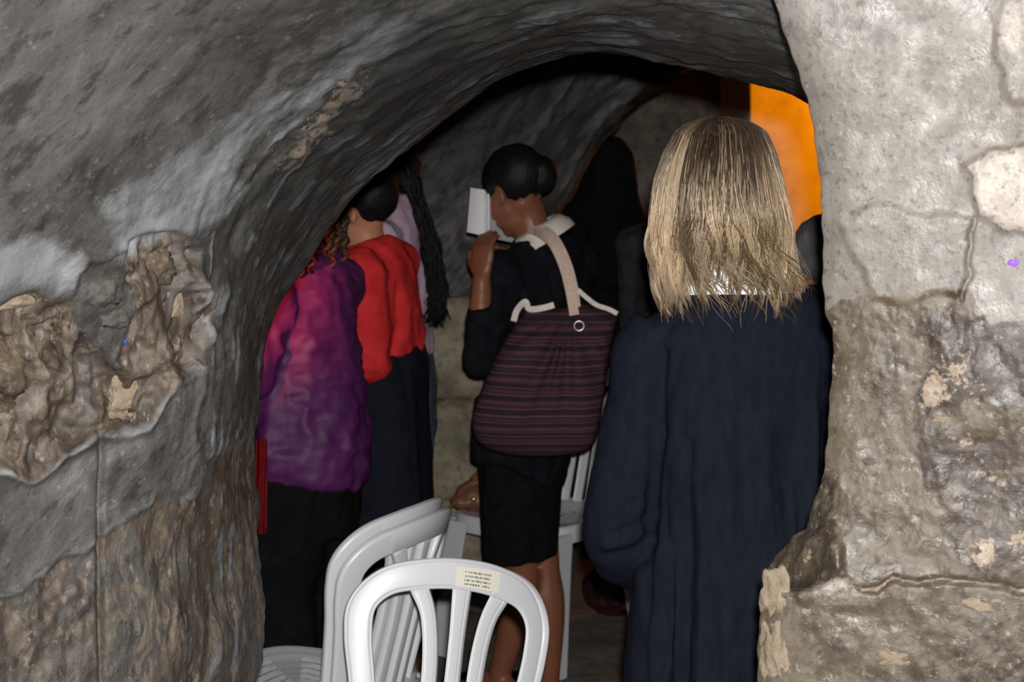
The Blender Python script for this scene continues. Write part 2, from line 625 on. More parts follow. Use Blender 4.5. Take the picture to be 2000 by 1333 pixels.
M['plastic'] = t.out(t.mix(t.noise(6, 4), (0.57, 0.58, 0.615), (0.62, 0.63, 0.66)), 0.36, 0.5, t.bump(t.noise(900, 2), 0.04, 0.001))
t = NT('printed_sticker')
xs = t.co()
row = t.wave(46.0, 0.0, 'Z')
ink = t.noise(480, 2, 0.6, t.co((1, 1, 0.25)))
fine = t.math('MULTIPLY', t.ramp(row, [(0.52, 0.0), (0.62, 1.0)]), t.ramp(ink, [(0.46, 0.0), (0.50, 1.0)]))
t.sep = t.n('SeparateXYZ')
t.put(t.sep.inputs[0], t.attr('uvpos', 'Color'))
win = t.math('MULTIPLY', t.math('LESS_THAN', t.math('ABSOLUTE', t.math('SUBTRACT', t.sep.outputs[0], 0.5), 0), 0.30),
             t.math('LESS_THAN', t.math('ABSOLUTE', t.math('SUBTRACT', t.sep.outputs[1], 0.5), 0), 0.40))
M['sticker'] = t.out(t.mix(t.math('MULTIPLY', fine, win), (0.72, 0.70, 0.60), (0.16, 0.15, 0.13)), 0.5, 0.4)
t = NT('paper')
M['paper'] = t.out(t.mix(t.noise(30, 2), (0.80, 0.80, 0.84), (0.86, 0.86, 0.89)), 0.7, 0.3)
t = NT('steel')
M['steel'] = t.out(t.mix(t.noise(60, 2), (0.55, 0.55, 0.56), (0.65, 0.65, 0.66)), 0.3, 0.5, None, Metallic=0.9)
t = NT('brass')
M['brass'] = t.out(t.mix(t.noise(60, 2), (0.55, 0.36, 0.14), (0.65, 0.45, 0.2)), 0.3, 0.5, None, Metallic=0.9)
t = NT('striped_tote_cloth')
zc = t.co((1, 1, 1))
s1 = t.wave(9.5, 0.25, 'Z', zc, 1)
s2 = t.wave(29.0, 0.25, 'Z', zc, 1)
c = t.mix(t.ramp(s1, [(0.35, 0.0), (0.55, 1.0)]), (0.030, 0.019, 0.024), (0.072, 0.032, 0.044))
c = t.mix(t.ramp(s2, [(0.70, 0.0), (0.86, 0.9)]), c, (0.018, 0.015, 0.022))
c = t.mix(t.ramp(t.wave(17.0, 0.25, 'Z', zc, 1), [(0.88, 0.0), (0.96, 0.55)]), c, (0.15, 0.065, 0.08))
M['tote'] = t.out(c, 0.85, 0.15, t.bump(t.noise(800, 2), 0.3, 0.002))
t = NT('violet_paint')
M['violet'] = t.out(t.mix(t.noise(90, 2), (0.22, 0.08, 0.75), (0.3, 0.12, 0.8)), 0.5, 0.4)
t = NT('blue_paint')
M['blue'] = t.out(t.mix(t.noise(90, 2), (0.02, 0.05, 0.25), (0.03, 0.08, 0.35)), 0.5, 0.4)

# ------------------------------------------------------------------ the rock: left wall with vault and arch
A = [(330, 2330), (385, 1700), (500, 1333), (503, 1100), (500, 930), (506, 800), (530, 640), (600, 505), (700, 375), (850, 250), (1000, 155),
     (1150, 105), (1300, 115), (1450, 150), (1580, 197), (1740, 300), (1860, 500), (1900, 900), (1900, 1500), (1900, 2330)]
B = [(220, 2330), (265, 1700), (372, 1333), (365, 1100), (378, 930), (395, 770), (405, 610), (430, 455), (505, 310), (625, 190), (780, 98),
     (970, 25), (1180, -15), (1380, -5), (1560, 45), (1800, 150), (1960, 400), (2000, 900), (2000, 1500), (2000, 2330)]
Cc = [(-90, 2330), (-90, 1700), (-90, 1333), (-90, 1100), (-90, 960), (-90, 830), (-90, 650), (-90, 420), (-90, 130), (0, -150), (300, -290),
      (700, -340), (1100, -350), (1450, -330), (1750, -250), (2050, 0), (2250, 400), (2350, 900), (2350, 1500), (2350, 2330)]
rA = np.array([P(x, y, 3.02) for x, y in A])
rB = np.array([P(x, y, 2.55) for x, y in B])
YC = [2.28] * 6 + [2.25, 2.2, 2.12, 2.05, 2.0, 2.05, 2.15, 2.35, 2.45, 2.48, 2.48, 2.48, 2.48, 2.48]
rC = np.array([P(x, y, yy) for (x, y), yy in zip(Cc, YC)])
ctr = np.array([0.12, 0, 1.15])


def outward(r, d, Y):
    q = r.copy()
    for k in range(len(q)):
        dv = q[k] - ctr
        dv[1] = 0
        if q[k][2] < ctr[2]:
            dv[2] = 0
        q[k] = q[k] + nrm(dv) * d
        q[k][1] = Y
    return q


rD = outward(rC, 0.35, 1.55)
rE = outward(rC, 0.55, 0.5)
for q_, Yr in ((rD, 2.49), (rE, 2.50)):
    q_[13:, 1] = Yr
    q_[12, 1] = (q_[11, 1] + Yr) / 2
rA1 = outward(rA, 0.035, 3.09)
rA2 = outward(rA, 0.16, 3.13)
rA3 = outward(rA, 0.9, 3.16)
rings = np.stack([rA3, rA2, rA1, rA, rB, rC, rD, rE])        # (8, 20, 3)
# dense samples along the arch
segs = []
for k in range(len(A) - 1):
    L = math.hypot(A[k + 1][0] - A[k][0], A[k + 1][1] - A[k][1])
    vis = 1 <= k <= 13
    segs.append(np.linspace(k, k + 1, max(4, int(L / (5.0 if vis else 40.0))), endpoint=False))
S = np.concatenate(segs + [[len(A) - 1]])


def cat_at(pts, t):
    m = len(pts)
    i = np.clip(np.floor(t).astype(int), 0, m - 2)
    f = (t - i).reshape((-1,) + (1,) * (pts.ndim - 1))
    p1, p2 = pts[i], pts[i + 1]
    first = (i > 0).reshape(f.shape)
    last = (i < m - 2).reshape(f.shape)
    p0 = np.where(first, pts[np.maximum(i - 1, 0)], 2 * p1 - p2)
    p3 = np.where(last, pts[np.minimum(i + 2, m - 1)], 2 * p2 - p1)
    return 0.5 * (2 * p1 + (p2 - p0) * f + (2 * p0 - 5 * p1 + 4 * p2 - p3) * f ** 2 + (3 * p1 - p0 - 3 * p2 + p3) * f ** 3)


Rt = np.concatenate([np.linspace(0, 1, 5, endpoint=False), np.linspace(1, 2, 5, endpoint=False), np.linspace(2, 3, 6, endpoint=False),
                     np.linspace(3, 4, 62, endpoint=False), np.linspace(4, 5, 130, endpoint=False), np.linspace(5, 6, 24, endpoint=False), np.linspace(6, 7, 10)])
G = cat_at(rings, Rt)                      # (nr, 20, 3)
G = cat_at(np.swapaxes(G, 0, 1), S)        # (ns, nr, 3)
ns, nr = G.shape[:2]
V = G.reshape(-1, 3)
FA = grid_faces(nr, ns)
N = normals(V, FA)
mid = V - np.array([0.2, 1.5, 1.2])
if np.mean(np.sum(N * mid, 1)) > 0:
    FA = FA[:, ::-1]
    N = -N
x, y = PX(V)
rr = np.tile(Rt, ns)
wob = fbm(V * 9.0, 4, 3)
wx, wy = x + 26 * wob, y + 26 * fbm(V * 9.0, 4, 31)
rock1 = polymask(wx, wy, [(-400, 575), (60, 572), (130, 585), (150, 545), (230, 478), (330, 462), (395, 500), (408, 600), (395, 700), (350, 720), (300, 760), (262, 820),
                          (215, 842), (160, 850), (100, 900), (40, 950), (-20, 925), (-400, 1100)], 12)
rock2 = polymask(wx, wy, [(-400, 1300), (0, 1185), (60, 1135), (130, 1090), (190, 1050), (262, 1000), (300, 970), (372, 985), (420, 910), (520, 830), (520, 2400), (-400, 2400)], 14)
inner = polymask(wx, wy, [(135, 560), (170, 510), (240, 490), (255, 560), (250, 650), (215, 690), (170, 660), (130, 600)], 10)
rock1 = rock1 * (1 - 0.85 * inner)
rock2 *= 0.53 + 0.25 * smooth01(x, 330, 400)
tanm = np.maximum.reduce([np.exp(-polydist(wx, wy, [(545, 320), (600, 250), (690, 150)]) ** 2 / (2 * 30 ** 2)) * 0.82,
                          np.exp(-polydist(wx, wy, [(500, 340), (560, 200), (590, 80)]) ** 2 / (2 * 40 ** 2)) * 0.45,
                          polymask(wx, wy, [(0, 1200), (190, 1080), (200, 1200), (120, 1300), (0, 1333)], 30) * 0.55])
white = np.maximum.reduce([np.exp(-polydist(wx, wy, [(-60, 545), (40, 500), (110, 530)]) ** 2 / (2 * 42 ** 2)) * 1.15,
                           np.exp(-polydist(wx, wy, [(250, 470), (380, 430), (440, 360)]) ** 2 / (2 * 38 ** 2)) * 0.95,
                           np.exp(-polydist(wx, wy, [(230, 440), (420, 315), (520, 220), (620, 140), (780, 60)]) ** 2 / (2 * 42 ** 2)) * 0.80,
                           np.exp(-polydist(wx, wy, [(860, 130), (1000, 80), (1150, 60)]) ** 2 / (2 * 25 ** 2)) * 0.35,
                           np.exp(-polydist(wx, wy, [(-30, 915), (40, 952), (100, 905), (160, 852), (215, 845), (262, 825), (300, 765), (350, 725), (395, 690)]) ** 2 / (2 * 7 ** 2)) * 0.72,
                           np.exp(-polydist(wx, wy, [(-30, 1195), (0, 1183), (60, 1137), (130, 1092), (190, 1052), (262, 1002), (300, 972)]) ** 2 / (2 * 5 ** 2)) * 0.6,
                           np.exp(-polydist(wx, wy, [(150, 960), (200, 1000)]) ** 2 / (2 * 40 ** 2)) * 0.45])
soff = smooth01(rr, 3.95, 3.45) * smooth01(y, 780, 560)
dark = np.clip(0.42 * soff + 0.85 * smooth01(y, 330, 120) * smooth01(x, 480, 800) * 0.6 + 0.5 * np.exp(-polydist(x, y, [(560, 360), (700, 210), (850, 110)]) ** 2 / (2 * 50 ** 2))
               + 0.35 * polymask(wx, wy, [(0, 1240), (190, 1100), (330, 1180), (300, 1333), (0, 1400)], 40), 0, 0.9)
disp = 0.010 * fbm(V * 3.5, 3, 11) + 0.0035 * fbm(V * 18, 3, 12)
ridg = fbm(V * np.array([15, 15, 11]), 4, 21, 0.5, True)
wv = V + 0.03 * np.stack([fbm(V * 8, 2, 91), fbm(V * 8, 2, 92), fbm(V * 8, 2, 93)], 1)
lump = fbm(wv * np.array([9, 9, 7]), 4, 21, 0.55)
cave = smooth01(fbm(wv * np.array([11, 11, 6]), 3, 26), 0.15, 0.75)
disp += rock1 * (0.024 * lump - 0.026 * cave + 0.006 * fbm(wv * 38, 3, 22, 0.6) - 0.006)
disp += rock2 * (0.0045 * fbm(V * np.array([30, 30, 12]), 5, 23, 0.6) - 0.007)
disp += 0.010 * np.exp(-polydist(wx, wy, [(-30, 915), (40, 952), (100, 905), (160, 852), (215, 845), (262, 825), (300, 765), (350, 725), (395, 690)]) ** 2 / (2 * 7 ** 2))
disp += 0.004 * np.exp(-polydist(wx, wy, [(-30, 1195), (0, 1183), (60, 1137), (130, 1092), (190, 1052), (262, 1002), (300, 972)]) ** 2 / (2 * 5 ** 2))
disp -= 0.030 * polymask(wx, wy, [(58, 625), (112, 612), (122, 655), (105, 720), (82, 728)], 8) + 0.022 * polymask(wx, wy, [(-60, 640), (20, 640), (48, 690), (40, 800), (-60, 830)], 8)
disp += tanm * 0.006 * fbm(V * 60, 2, 24)
disp += -0.010 * np.exp(-polydist(x, y, [(203, 840), (200, 1000), (203, 1400)]) ** 2 / (2 * 4.0 ** 2))
disp += 0.007 * np.exp(-polydist(wx, y, [(395, 640), (392, 900), (360, 1000)]) ** 2 / (2 * 7.0 ** 2))
# long flowing strokes of trowelled plaster on the soffit
sidx = np.repeat(np.arange(ns), nr) / ns
flow = fbm(np.stack([S.repeat(nr) * 1.3 + 2 * wob * 0.15, rr * 26.0 + 0.8 * wob, np.zeros_like(rr)], 1), 4, 41, 0.6)
disp += 0.0030 * flow * smooth01(rr, 4.4, 3.9) * smooth01(rr, 2.6, 3.1)
disp += 0.010 * np.exp(-polydist(wx, wy, [(130, 560), (165, 505), (235, 480)]) ** 2 / (2 * 7 ** 2))
flowc = np.clip(flow * smooth01(rr, 4.3, 3.9) * smooth01(rr, 2.9, 3.2), 0, 1)
white = np.maximum(white, 1.0 * flowc)
V2 = V + N * disp[:, None]
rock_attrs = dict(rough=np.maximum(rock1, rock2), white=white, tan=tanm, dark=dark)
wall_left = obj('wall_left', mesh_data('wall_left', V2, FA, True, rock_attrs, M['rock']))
tag(wall_left, 'sooty grey plastered rock wall curving up into the low arch', 'wall', kind='structure')


def surf(px, py, Vs, Ns, sel=None):
    X_, Y_ = PX(Vs)
    d = (X_ - px) ** 2 + (Y_ - py) ** 2
    if sel is not None:
        d = np.where(sel, d, 1e12)
    k = int(np.argmin(d))
    return Vs[k], Ns[k]


def stone(name, px, py, wpx, hpx, deep, mat, parent, Vs, Ns, seed, sink=0.35, rot=0.0, label=None, sel=None):
    c, n = surf(px, py, Vs, Ns, sel)
    sc = c[1] / F
    u = nrm(np.cross((0, 0, 1), n))
    if u[0] < 0:
        u = -u
    v = np.cross(n, u)
    if v[2] < 0:
        v = -v
    cr, sr = math.cos(rot), math.sin(rot)
    u, v = u * cr + v * sr, v * cr - u * sr
    fx = max(0.35, abs(u[0]))
    R = np.stack([u, v, n], 1)
    vv, ff = ell((0, 0, 0), (1, 1, 1), None, 28, 16)
    k = 1 + 0.34 * fbm(vv * 2.4 + seed * 3.1, 3, seed, 0.6)
    vv = vv * k[:, None]
    vv = np.sign(vv) * np.abs(vv) ** 0.8
    vv = vv * np.array([wpx * sc / 2 / fx, hpx * sc / 2, deep])
    vv = vv @ R.T + c - n * deep * sink
    return part(name, vv, ff, mat, parent, label=label)


vis = (rr > 3.0) & (rr < 5.6)
k = 0
for (px, py, wp, hp, dp, mt, lb) in [
        (18, 705, 95, 170, 0.030, 'brownstone', 'brown glossy stone'), (-6, 790, 60, 70, 0.025, 'brownstone', None),
        (55, 585, 120, 40, 0.016, 'tanstone', 'flat tan stone'), (125, 625, 26, 60, 0.014, 'brownstone', None), (205, 572, 62, 62, 0.016, 'greystone', 'round grey stone'),
        (225, 625, 58, 44, 0.012, 'greystone', None), (312, 520, 60, 80, 0.014, 'brownstone', None),
        (345, 590, 60, 80, 0.012, 'tanstone', None), (255, 770, 70, 100, 0.010, 'tanstone', None), (30, 880, 44, 60, 0.012, 'brownstone', None)]:
    stone('stone', px, py, wp, hp, dp, M[mt], wall_left, V2, N, 50 + k, 0.55, 0.0, lb, vis)
    k += 1
stone('paint_spot', 247, 670, 11, 10, 0.003, M['blue'], wall_left, V2, N, 70, 0.1, label='tiny blue paint spot', sel=vis)

# ------------------------------------------------------------------ the right pier
EY = np.array([-420, -200, 0, 60, 120, 190, 270, 350, 450, 550, 615, 645, 670, 720, 800, 860, 930, 955, 975, 1000, 1030, 1050, 1070, 1100, 1135, 1160, 1220, 1333, 1600, 2500.])
EX = np.array([1380, 1440, 1512, 1532, 1552, 1577, 1591, 1601, 1605, 1606, 1610, 1625, 1627, 1623, 1618, 1613, 1609, 1596, 1590, 1583, 1576, 1555, 1532, 1508, 1491, 1488, 1485, 1479, 1470, 1460.])
pys = np.concatenate([np.linspace(-420, 0, 40, endpoint=False), np.linspace(0, 1340, 250, endpoint=False), np.linspace(1340, 2560, 40)])
us = np.concatenate([np.linspace(-0.36, -0.02, 14, endpoint=False), np.linspace(-0.02, 0.12, 36, endpoint=False), np.linspace(0.12, 1.0, 130, endpoint=False), np.linspace(1.0, 3.0, 24)])
nu = len(us)
Vp = np.zeros((len(pys), nu, 3))
for j, py in enumerate(pys):
    ex = np.interp(py, EY, EX) + 2.0 * math.sin(py * 0.083) * math.sin(py * 0.031)
    for i, u in enumerate(us):
        if u < 0:                       # side of the pier, going back
            e = P(ex, py, 2.30)
            tt = -u / 0.36
            Vp[j, i] = e + np.array([e[0] / 2.3 * 0.45 * tt * 1.25 + 0.006 * min(1, tt * 12), 0.45 * tt, (e[2] - CAMZ) / 2.3 * 0.45 * tt])
        else:
            px = ex + u * (2030 - ex)
            Y = 2.30 - 0.08 * min(u, 3.0) - 0.02 * (1 - math.exp(-u * 14))
            Vp[j, i] = P(px, py, Y)
Vp = Vp.reshape(-1, 3)
xp, yp = PX(Vp)
U = np.tile(us, len(pys))
PYS = np.repeat(pys, nu)
front = U >= 0
wob = fbm(Vp * 10, 4, 5)
wx, wy = xp + 32 * wob, PYS + 32 * fbm(Vp * 10, 4, 51)
chip = polymask(xp, PYS, [(1640, 930), (1632, 1040), (1650, 1120), (1600, 1140), (1470, 1150), (1480, 1040), (1560, 930)], 14) * (front | (PYS > 940) & (PYS < 1150))
brown = np.maximum(smooth01(wy + 0.10 * (xp - 1600), 585, 640) * (1 - 0.9 * polymask(wx, wy, [(1880, 300), (2300, 300), (2300, 660), (1990, 650), (1900, 600)], 12)), 0)
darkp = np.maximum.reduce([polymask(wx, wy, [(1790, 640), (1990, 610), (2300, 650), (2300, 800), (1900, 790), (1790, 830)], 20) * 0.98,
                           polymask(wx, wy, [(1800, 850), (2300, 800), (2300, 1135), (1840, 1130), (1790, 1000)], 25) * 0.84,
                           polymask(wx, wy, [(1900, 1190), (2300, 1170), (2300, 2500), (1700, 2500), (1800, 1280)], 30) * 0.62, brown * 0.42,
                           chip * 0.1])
pale = np.maximum.reduce([polymask(wx, wy, [(1905, 330), (2000, 300), (2300, 320), (2300, 470), (1960, 450), (1895, 410)], 14) * 1.0,
                          polymask(wx, wy, [(1925, -400), (2300, -400), (2300, 200), (1990, 190), (1940, 90)], 14) * 0.6,
                          polymask(wx, wy, [(1530, 1110), (1640, 1080), (1720, 1120), (1830, 1150), (1760, 1185), (1560, 1165)], 12) * 0.52, chip * 0.42,
                          polymask(wx, wy, [(1800, 640), (1880, 620), (1900, 720), (1850, 730), (1800, 690)], 14) * 0.5])
tanp = np.maximum.reduce([brown * 0.36, polymask(wx, wy, [(1800, 700), (1980, 690), (1960, 790), (1790, 830)], 20) * 0.6, 0.5 * polymask(wx, wy, [(1760, 850), (2300, 760), (2300, 790), (1790, 870)], 10),
                          polymask(wx, wy, [(1780, 1080), (2300, 950), (2300, 1060), (1900, 1120)], 20) * 0.62])
FP = grid_faces(nu, len(pys))
Np = normals(Vp, FP)
if Np[front].mean(0)[1] > 0:
    FP = FP[:, ::-1]
    Np = -Np
dp = 0.006 * fbm(Vp * 4, 3, 13) + (0.0010 + 0.0006 * brown) * fbm(Vp * 22, 4, 14) + 0.0010 * brown * fbm(Vp * 60, 3, 15, 0.6)
dp += 0.006 * pale
dp += chip * 0.012 * fbm(Vp * 30, 4, 16, 0.6)
dp *= 0.35 + 0.65 * smooth01(U, 0.0, 0.10)
joint = 1142 + 8 * np.sin(xp * 0.02) + 10 * fbm(np.stack([xp * 0.02, 0 * xp, 0 * xp], 1), 2, 8)
dp += -0.011 * np.exp(-((PYS - joint) / 5.0) ** 2) * smooth01(xp, 1640, 1720)
dp += -0.006 * np.exp(-polydist(wx, wy, [(1880, 420), (1875, 500), (1860, 600)]) ** 2 / (2 * 4 ** 2))
dp += 0.004 * polymask(wx, wy, [(1650, 420), (1720, 400), (1880, 420), (1860, 600), (1720, 610)], 10)
Vp2 = Vp + Np * dp[:, None]
# the broken corner above the lower block slopes back behind the face
gk = 1 + chip * smooth01(xp, 1650, 1510) * 0.05
Vp2 = (Vp2 - np.array([0, 0, CAMZ])) * gk[:, None] + np.array([0, 0, CAMZ])
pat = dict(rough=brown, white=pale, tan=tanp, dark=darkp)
JR = int(np.argmin(np.abs(pys - 1146)))
up_sel = np.arange((JR + 1) * nu)
lo_sel = np.arange(JR * nu, len(Vp2))
FU = FP[np.all(FP < (JR + 1) * nu, 1)]
FL = FP[np.all(FP >= JR * nu, 1)] - JR * nu
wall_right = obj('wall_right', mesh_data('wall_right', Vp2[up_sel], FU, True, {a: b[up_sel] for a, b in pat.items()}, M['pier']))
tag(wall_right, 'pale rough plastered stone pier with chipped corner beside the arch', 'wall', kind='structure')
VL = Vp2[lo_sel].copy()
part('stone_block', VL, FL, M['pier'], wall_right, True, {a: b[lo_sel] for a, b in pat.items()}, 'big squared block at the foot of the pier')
pf = (U > 0.02) & (U < 1.3)
for i, (px, py, wp, hp, dpz, mt, lb) in enumerate([
        (1690, 1152, 112, 36, 0.010, 'tanstone', 'flat yellowish stone set in the joint'), (1925, 1180, 84, 34, 0.009, 'tanstone', None), (1748, 1288, 66, 34, 0.008, 'tanstone', None),
        (1512, 1170, 44, 90, 0.008, 'tanstone', None), (1508, 1270, 40, 110, 0.007, 'tanstone', None), (1575, 1197, 16, 14, 0.004, 'tanstone', None), (1845, 820, 36, 16, 0.006, 'tanstone', None),
        (1770, 1180, 14, 14, 0.004, 'brownstone', None), (1695, 905, 26, 16, 0.003, 'greystone', None)]):
    stone('stone', px, py, wp * 1.25, hp * 1.25, dpz, M[mt], wall_right, Vp2, Np, 90 + i, 0.80, 0.0, lb, pf)
stone('paint_spot', 1980, 515, 20, 13, 0.003, M['violet'], wall_right, Vp2, Np, 99, 0.1, label='small violet paint spot', sel=pf)

# ------------------------------------------------------------------ inner chamber: back wall with a second arch, stone courses
A = [(1088, 1500), (1088, 1000), (1088, 700), (1088, 520), (1096, 420), (1140, 330), (1205, 238), (1275, 172), (1350, 122), (1470, 85), (1620, 85), (1760, 150), (1850, 300), (1890, 600), (1890, 1000), (1890, 1500)]
B = [(960, 1500), (960, 1000), (955, 700), (950, 520), (958, 400), (990, 290), (1050, 190), (1140, 105), (1250, 40), (1420, -10), (1640, -20), (1830, 60), (1960, 250), (2010, 600), (2010, 1000), (2010, 1500)]
Cc = [(560, 1500), (560, 1000), (560, 700), (560, 500), (580, 330), (640, 150), (760, 0), (900, -90), (1100, -160), (1400, -220), (1700, -220), (1950, -100), (2150, 150), (2250, 600), (2250, 1000), (2250, 1500)]
qA = np.array([P(x_, y_, 6.25) for x_, y_ in A])
qB = np.array([P(x_, y_, 6.05) for x_, y_ in B])
qC = np.array([P(x_, y_, yy) for (x_, y_), yy in zip(Cc, [5.9, 5.9, 5.9, 5.85, 5.75, 5.5, 5.2, 5.0, 4.9, 4.9, 4.9, 5.0, 5.2, 5.6, 5.8, 5.8])])
ctr = np.array([0.5, 0, 1.2])
qD = outward(qC, 0.55, 4.4)
qE = outward(qC, 0.85, 3.2)
q1 = outward(qA, 0.05, 6.40)
q2 = outward(qA, 0.25, 6.5)
q3 = outward(qA, 1.6, 6.55)
rings = np.stack([q3, q2, q1, qA, qB, qC, qD, qE])
S = np.concatenate([np.linspace(0, 12, 200, endpoint=False), np.linspace(12, 15, 20)])
Rt2 = np.concatenate([np.linspace(0, 3, 14, endpoint=False), np.linspace(3, 4, 26, endpoint=False), np.linspace(4, 5, 60, endpoint=False), np.linspace(5, 7, 30)])
G = cat_at(rings, Rt2)
G = cat_at(np.swapaxes(G, 0, 1), S)
ns, nr = G.shape[:2]
Vb = G.reshape(-1, 3)
FB = grid_faces(nr, ns)
Nb = normals(Vb, FB)
if np.mean(np.sum(Nb * (Vb - np.array([0.3, 4.6, 1.2])), 1)) > 0:
    FB = FB[:, ::-1]
    Nb = -Nb
rr = np.tile(Rt2, ns)
flow = fbm(np.stack([S.repeat(nr) * 1.1, rr * 9.0, np.zeros_like(rr)], 1), 4, 43)
db = 0.018 * fbm(Vb * 3, 3, 61) + 0.006 * fbm(Vb * 14, 3, 62) + 0.009 * flow
Vb2 = Vb + Nb * db[:, None]
xb, yb = PX(Vb)
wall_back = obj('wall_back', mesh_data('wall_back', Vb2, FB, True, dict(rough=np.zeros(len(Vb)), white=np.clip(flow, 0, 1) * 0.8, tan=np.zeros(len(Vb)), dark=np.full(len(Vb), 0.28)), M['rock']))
tag(wall_back, 'dim grey vaulted wall of the inner chamber with a second arch', 'wall', kind='structure')


def block(name, x0, x1, z0, z1, y0, y1, mat, parent, seed, amp=0.014, n=9):
    """rough squared stone: a bevelled box with worn edges"""
    c = np.array([(x0 + x1) / 2, (y0 + y1) / 2, (z0 + z1) / 2])
    h = np.array([(x1 - x0) / 2, (y1 - y0) / 2, (z1 - z0) / 2])
    vv, ff = ell((0, 0, 0), (1, 1, 1), None, 4 * n, 2 * n)
    vv = vv / np.max(np.abs(vv), axis=1, keepdims=True)
    e = np.sum(np.abs(vv) > 0.86, axis=1)
    vv = vv * h
    vv = vv * (1 - 0.016 * np.maximum(e - 1, 0))[:, None]
    vv = vv + c
    vv = vv + nrm_rows(vv - c) * (amp * fbm(vv * 11, 3, seed))[:, None]
    return part(name, vv, ff, mat, parent)


def nrm_rows(a):
    return a / (np.linalg.norm(a, axis=1, keepdims=True) + 1e-9)


zz = [0.0, 0.375, 0.70, 1.035]
for r in range(3):
    xx = -1.42 + 0.2 * (r % 2)
    k = 0
    while xx < 0.12:
        wd = 0.40 + 0.16 * random.random()
        x1 = min(xx + wd, 0.14)
        if x1 - xx > 0.08:
            block('stone_block', xx + 0.001, x1 - 0.001, zz[r] + 0.001, zz[r + 1] - 0.001, 5.94 + 0.025 * random.random(), 6.2, M['block'], wall_back, 200 + r * 10 + k)
        xx += wd
        k += 1

# deep room: rough rock wall, lamp-lit wall to the right, and its ceiling
yy_, zz_ = np.meshgrid(np.linspace(-2.2, 3.6, 90), np.linspace(-0.1, 3.2, 60))
vd = np.stack([yy_.ravel(), np.full(yy_.size, 9.3), zz_.ravel()], 1)
vd[:, 1] += 0.10 * fbm(vd * 1.6, 4, 71) + 0.05 * fbm(vd * 6, 3, 72, 0.5, True)
wall_rear = obj('wall_rear', mesh_data('wall_rear', vd, grid_faces(90, 60), True, None, M['deep']))
tag(wall_rear, 'dark reddish rough rock wall deep behind the second arch', 'wall', kind='structure')
ang = np.concatenate([np.linspace(0, 0.14, 10), np.linspace(0.16, 1, 50)])
vv = []
for z_ in np.linspace(-0.1, 3.1, 60):
    for a_ in ang:
        if a_ < 0.15:
            q = a_ / 0.14
            vv.append((0.985 + 0.02 * math.sin(z_ * 5) + 0.05 * (1 - math.cos(q * 1.57)), 9.2 - 0.75 * math.sin(q * 1.57), z_))
        else:
            vv.append((1.035 + (a_ - 0.15) * 2.4, 8.45 - 0.1 * (a_ - 0.15), z_))
vv = np.array(vv)
vv[:, 1] += 0.03 * fbm(vv * 3, 3, 75)
ff = grid_faces(len(ang), 60)
wall_side = obj('wall_side', mesh_data('wall_side', vv, ff, True, None, M['orange']))
tag(wall_side, 'smooth wall glowing orange under a lamp, deep in the cave', 'wall', kind='structure')
yy_, zz_ = np.meshgrid(np.linspace(-2.5, 3.8, 40), np.linspace(6.5, 9.6, 30))
vd = np.stack([yy_.ravel(), zz_.ravel(), np.full(yy_.size, 2.55)], 1)
vd[:, 2] += 0.12 * fbm(vd * 1.8, 4, 77) - 0.25 * (zz_.ravel() - 8.0) ** 2 * 0.15
ceil = obj('ceiling', mesh_data('ceiling', vd, grid_faces(40, 30), True, None, M['deep']))
tag(ceil, 'dark rough rock ceiling of the deep room', 'ceiling', kind='structure')
yy_, zz_ = np.meshgrid(np.linspace(-2.8, 3.8, 120), np.linspace(-0.8, 9.7, 160))
vd = np.stack([yy_.ravel(), zz_.ravel(), np.zeros(yy_.size)], 1)
vd[:, 2] += 0.004 * fbm(vd * 5, 3, 78) - 0.004
floor = obj('floor', mesh_data('floor', vd, grid_faces(120, 160), True, None, M['floor']))
tag(floor, 'worn grey brown stone floor of the cave', 'floor', kind='structure')

# ------------------------------------------------------------------ white plastic chairs
def backsurf(x_, z_, off=0.0):
    """point of the curved, reclined backrest: x across, z up, off towards the rear"""
    x_, z_ = np.asarray(x_, float), np.asarray(z_, float)
    yv = 0.185 + 0.27 * (z_ - 0.42) - 1.7 * x_ ** 2
    nx, ny, nz = 3.4 * x_, 1.0, -0.27
    L = np.sqrt(nx ** 2 + ny ** 2 + nz ** 2)
    return np.stack([x_ + off * nx / L, yv + off * ny / L, z_ + off * nz / L], -1)


def strip(cl, hw, sub=6):
    """flat bar along a centre line (x, z) of the backrest, with raised rims on its front and a rounded rear"""
    cl = np.asarray(cl, float)
    k = (len(cl) - 1) * sub + 1
    hw = np.full(len(cl), hw) if np.isscalar(hw) else np.asarray(hw, float)
    c = catmull(cl, k)
    h = catmull(hw[:, None], k)[:, 0]
    T = nrm_rows(np.gradient(c, axis=0))
    Nn = np.stack([-T[:, 1], T[:, 0]], 1)
    prof = [(-1.0, -0.004), (-0.86, -0.0075), (-0.70, -0.0035), (0.70, -0.0035), (0.86, -0.0075), (1.0, -0.004), (1.0, 0.006), (0.8, 0.0105), (-0.8, 0.0105), (-1.0, 0.006)]
    rows = []
    for (a, d) in prof:
        q = c + Nn * (a * h)[:, None]
        rows.append(backsurf(q[:, 0], q[:, 1], d))
    Vv = np.stack(rows, 1).reshape(-1, 3)
    n = len(prof)
    ff = [tuple(q) for q in grid_faces(n, k, True)] + [tuple(range(n - 1, -1, -1)), tuple(range((k - 1) * n, k * n))]
    return Vv, ff


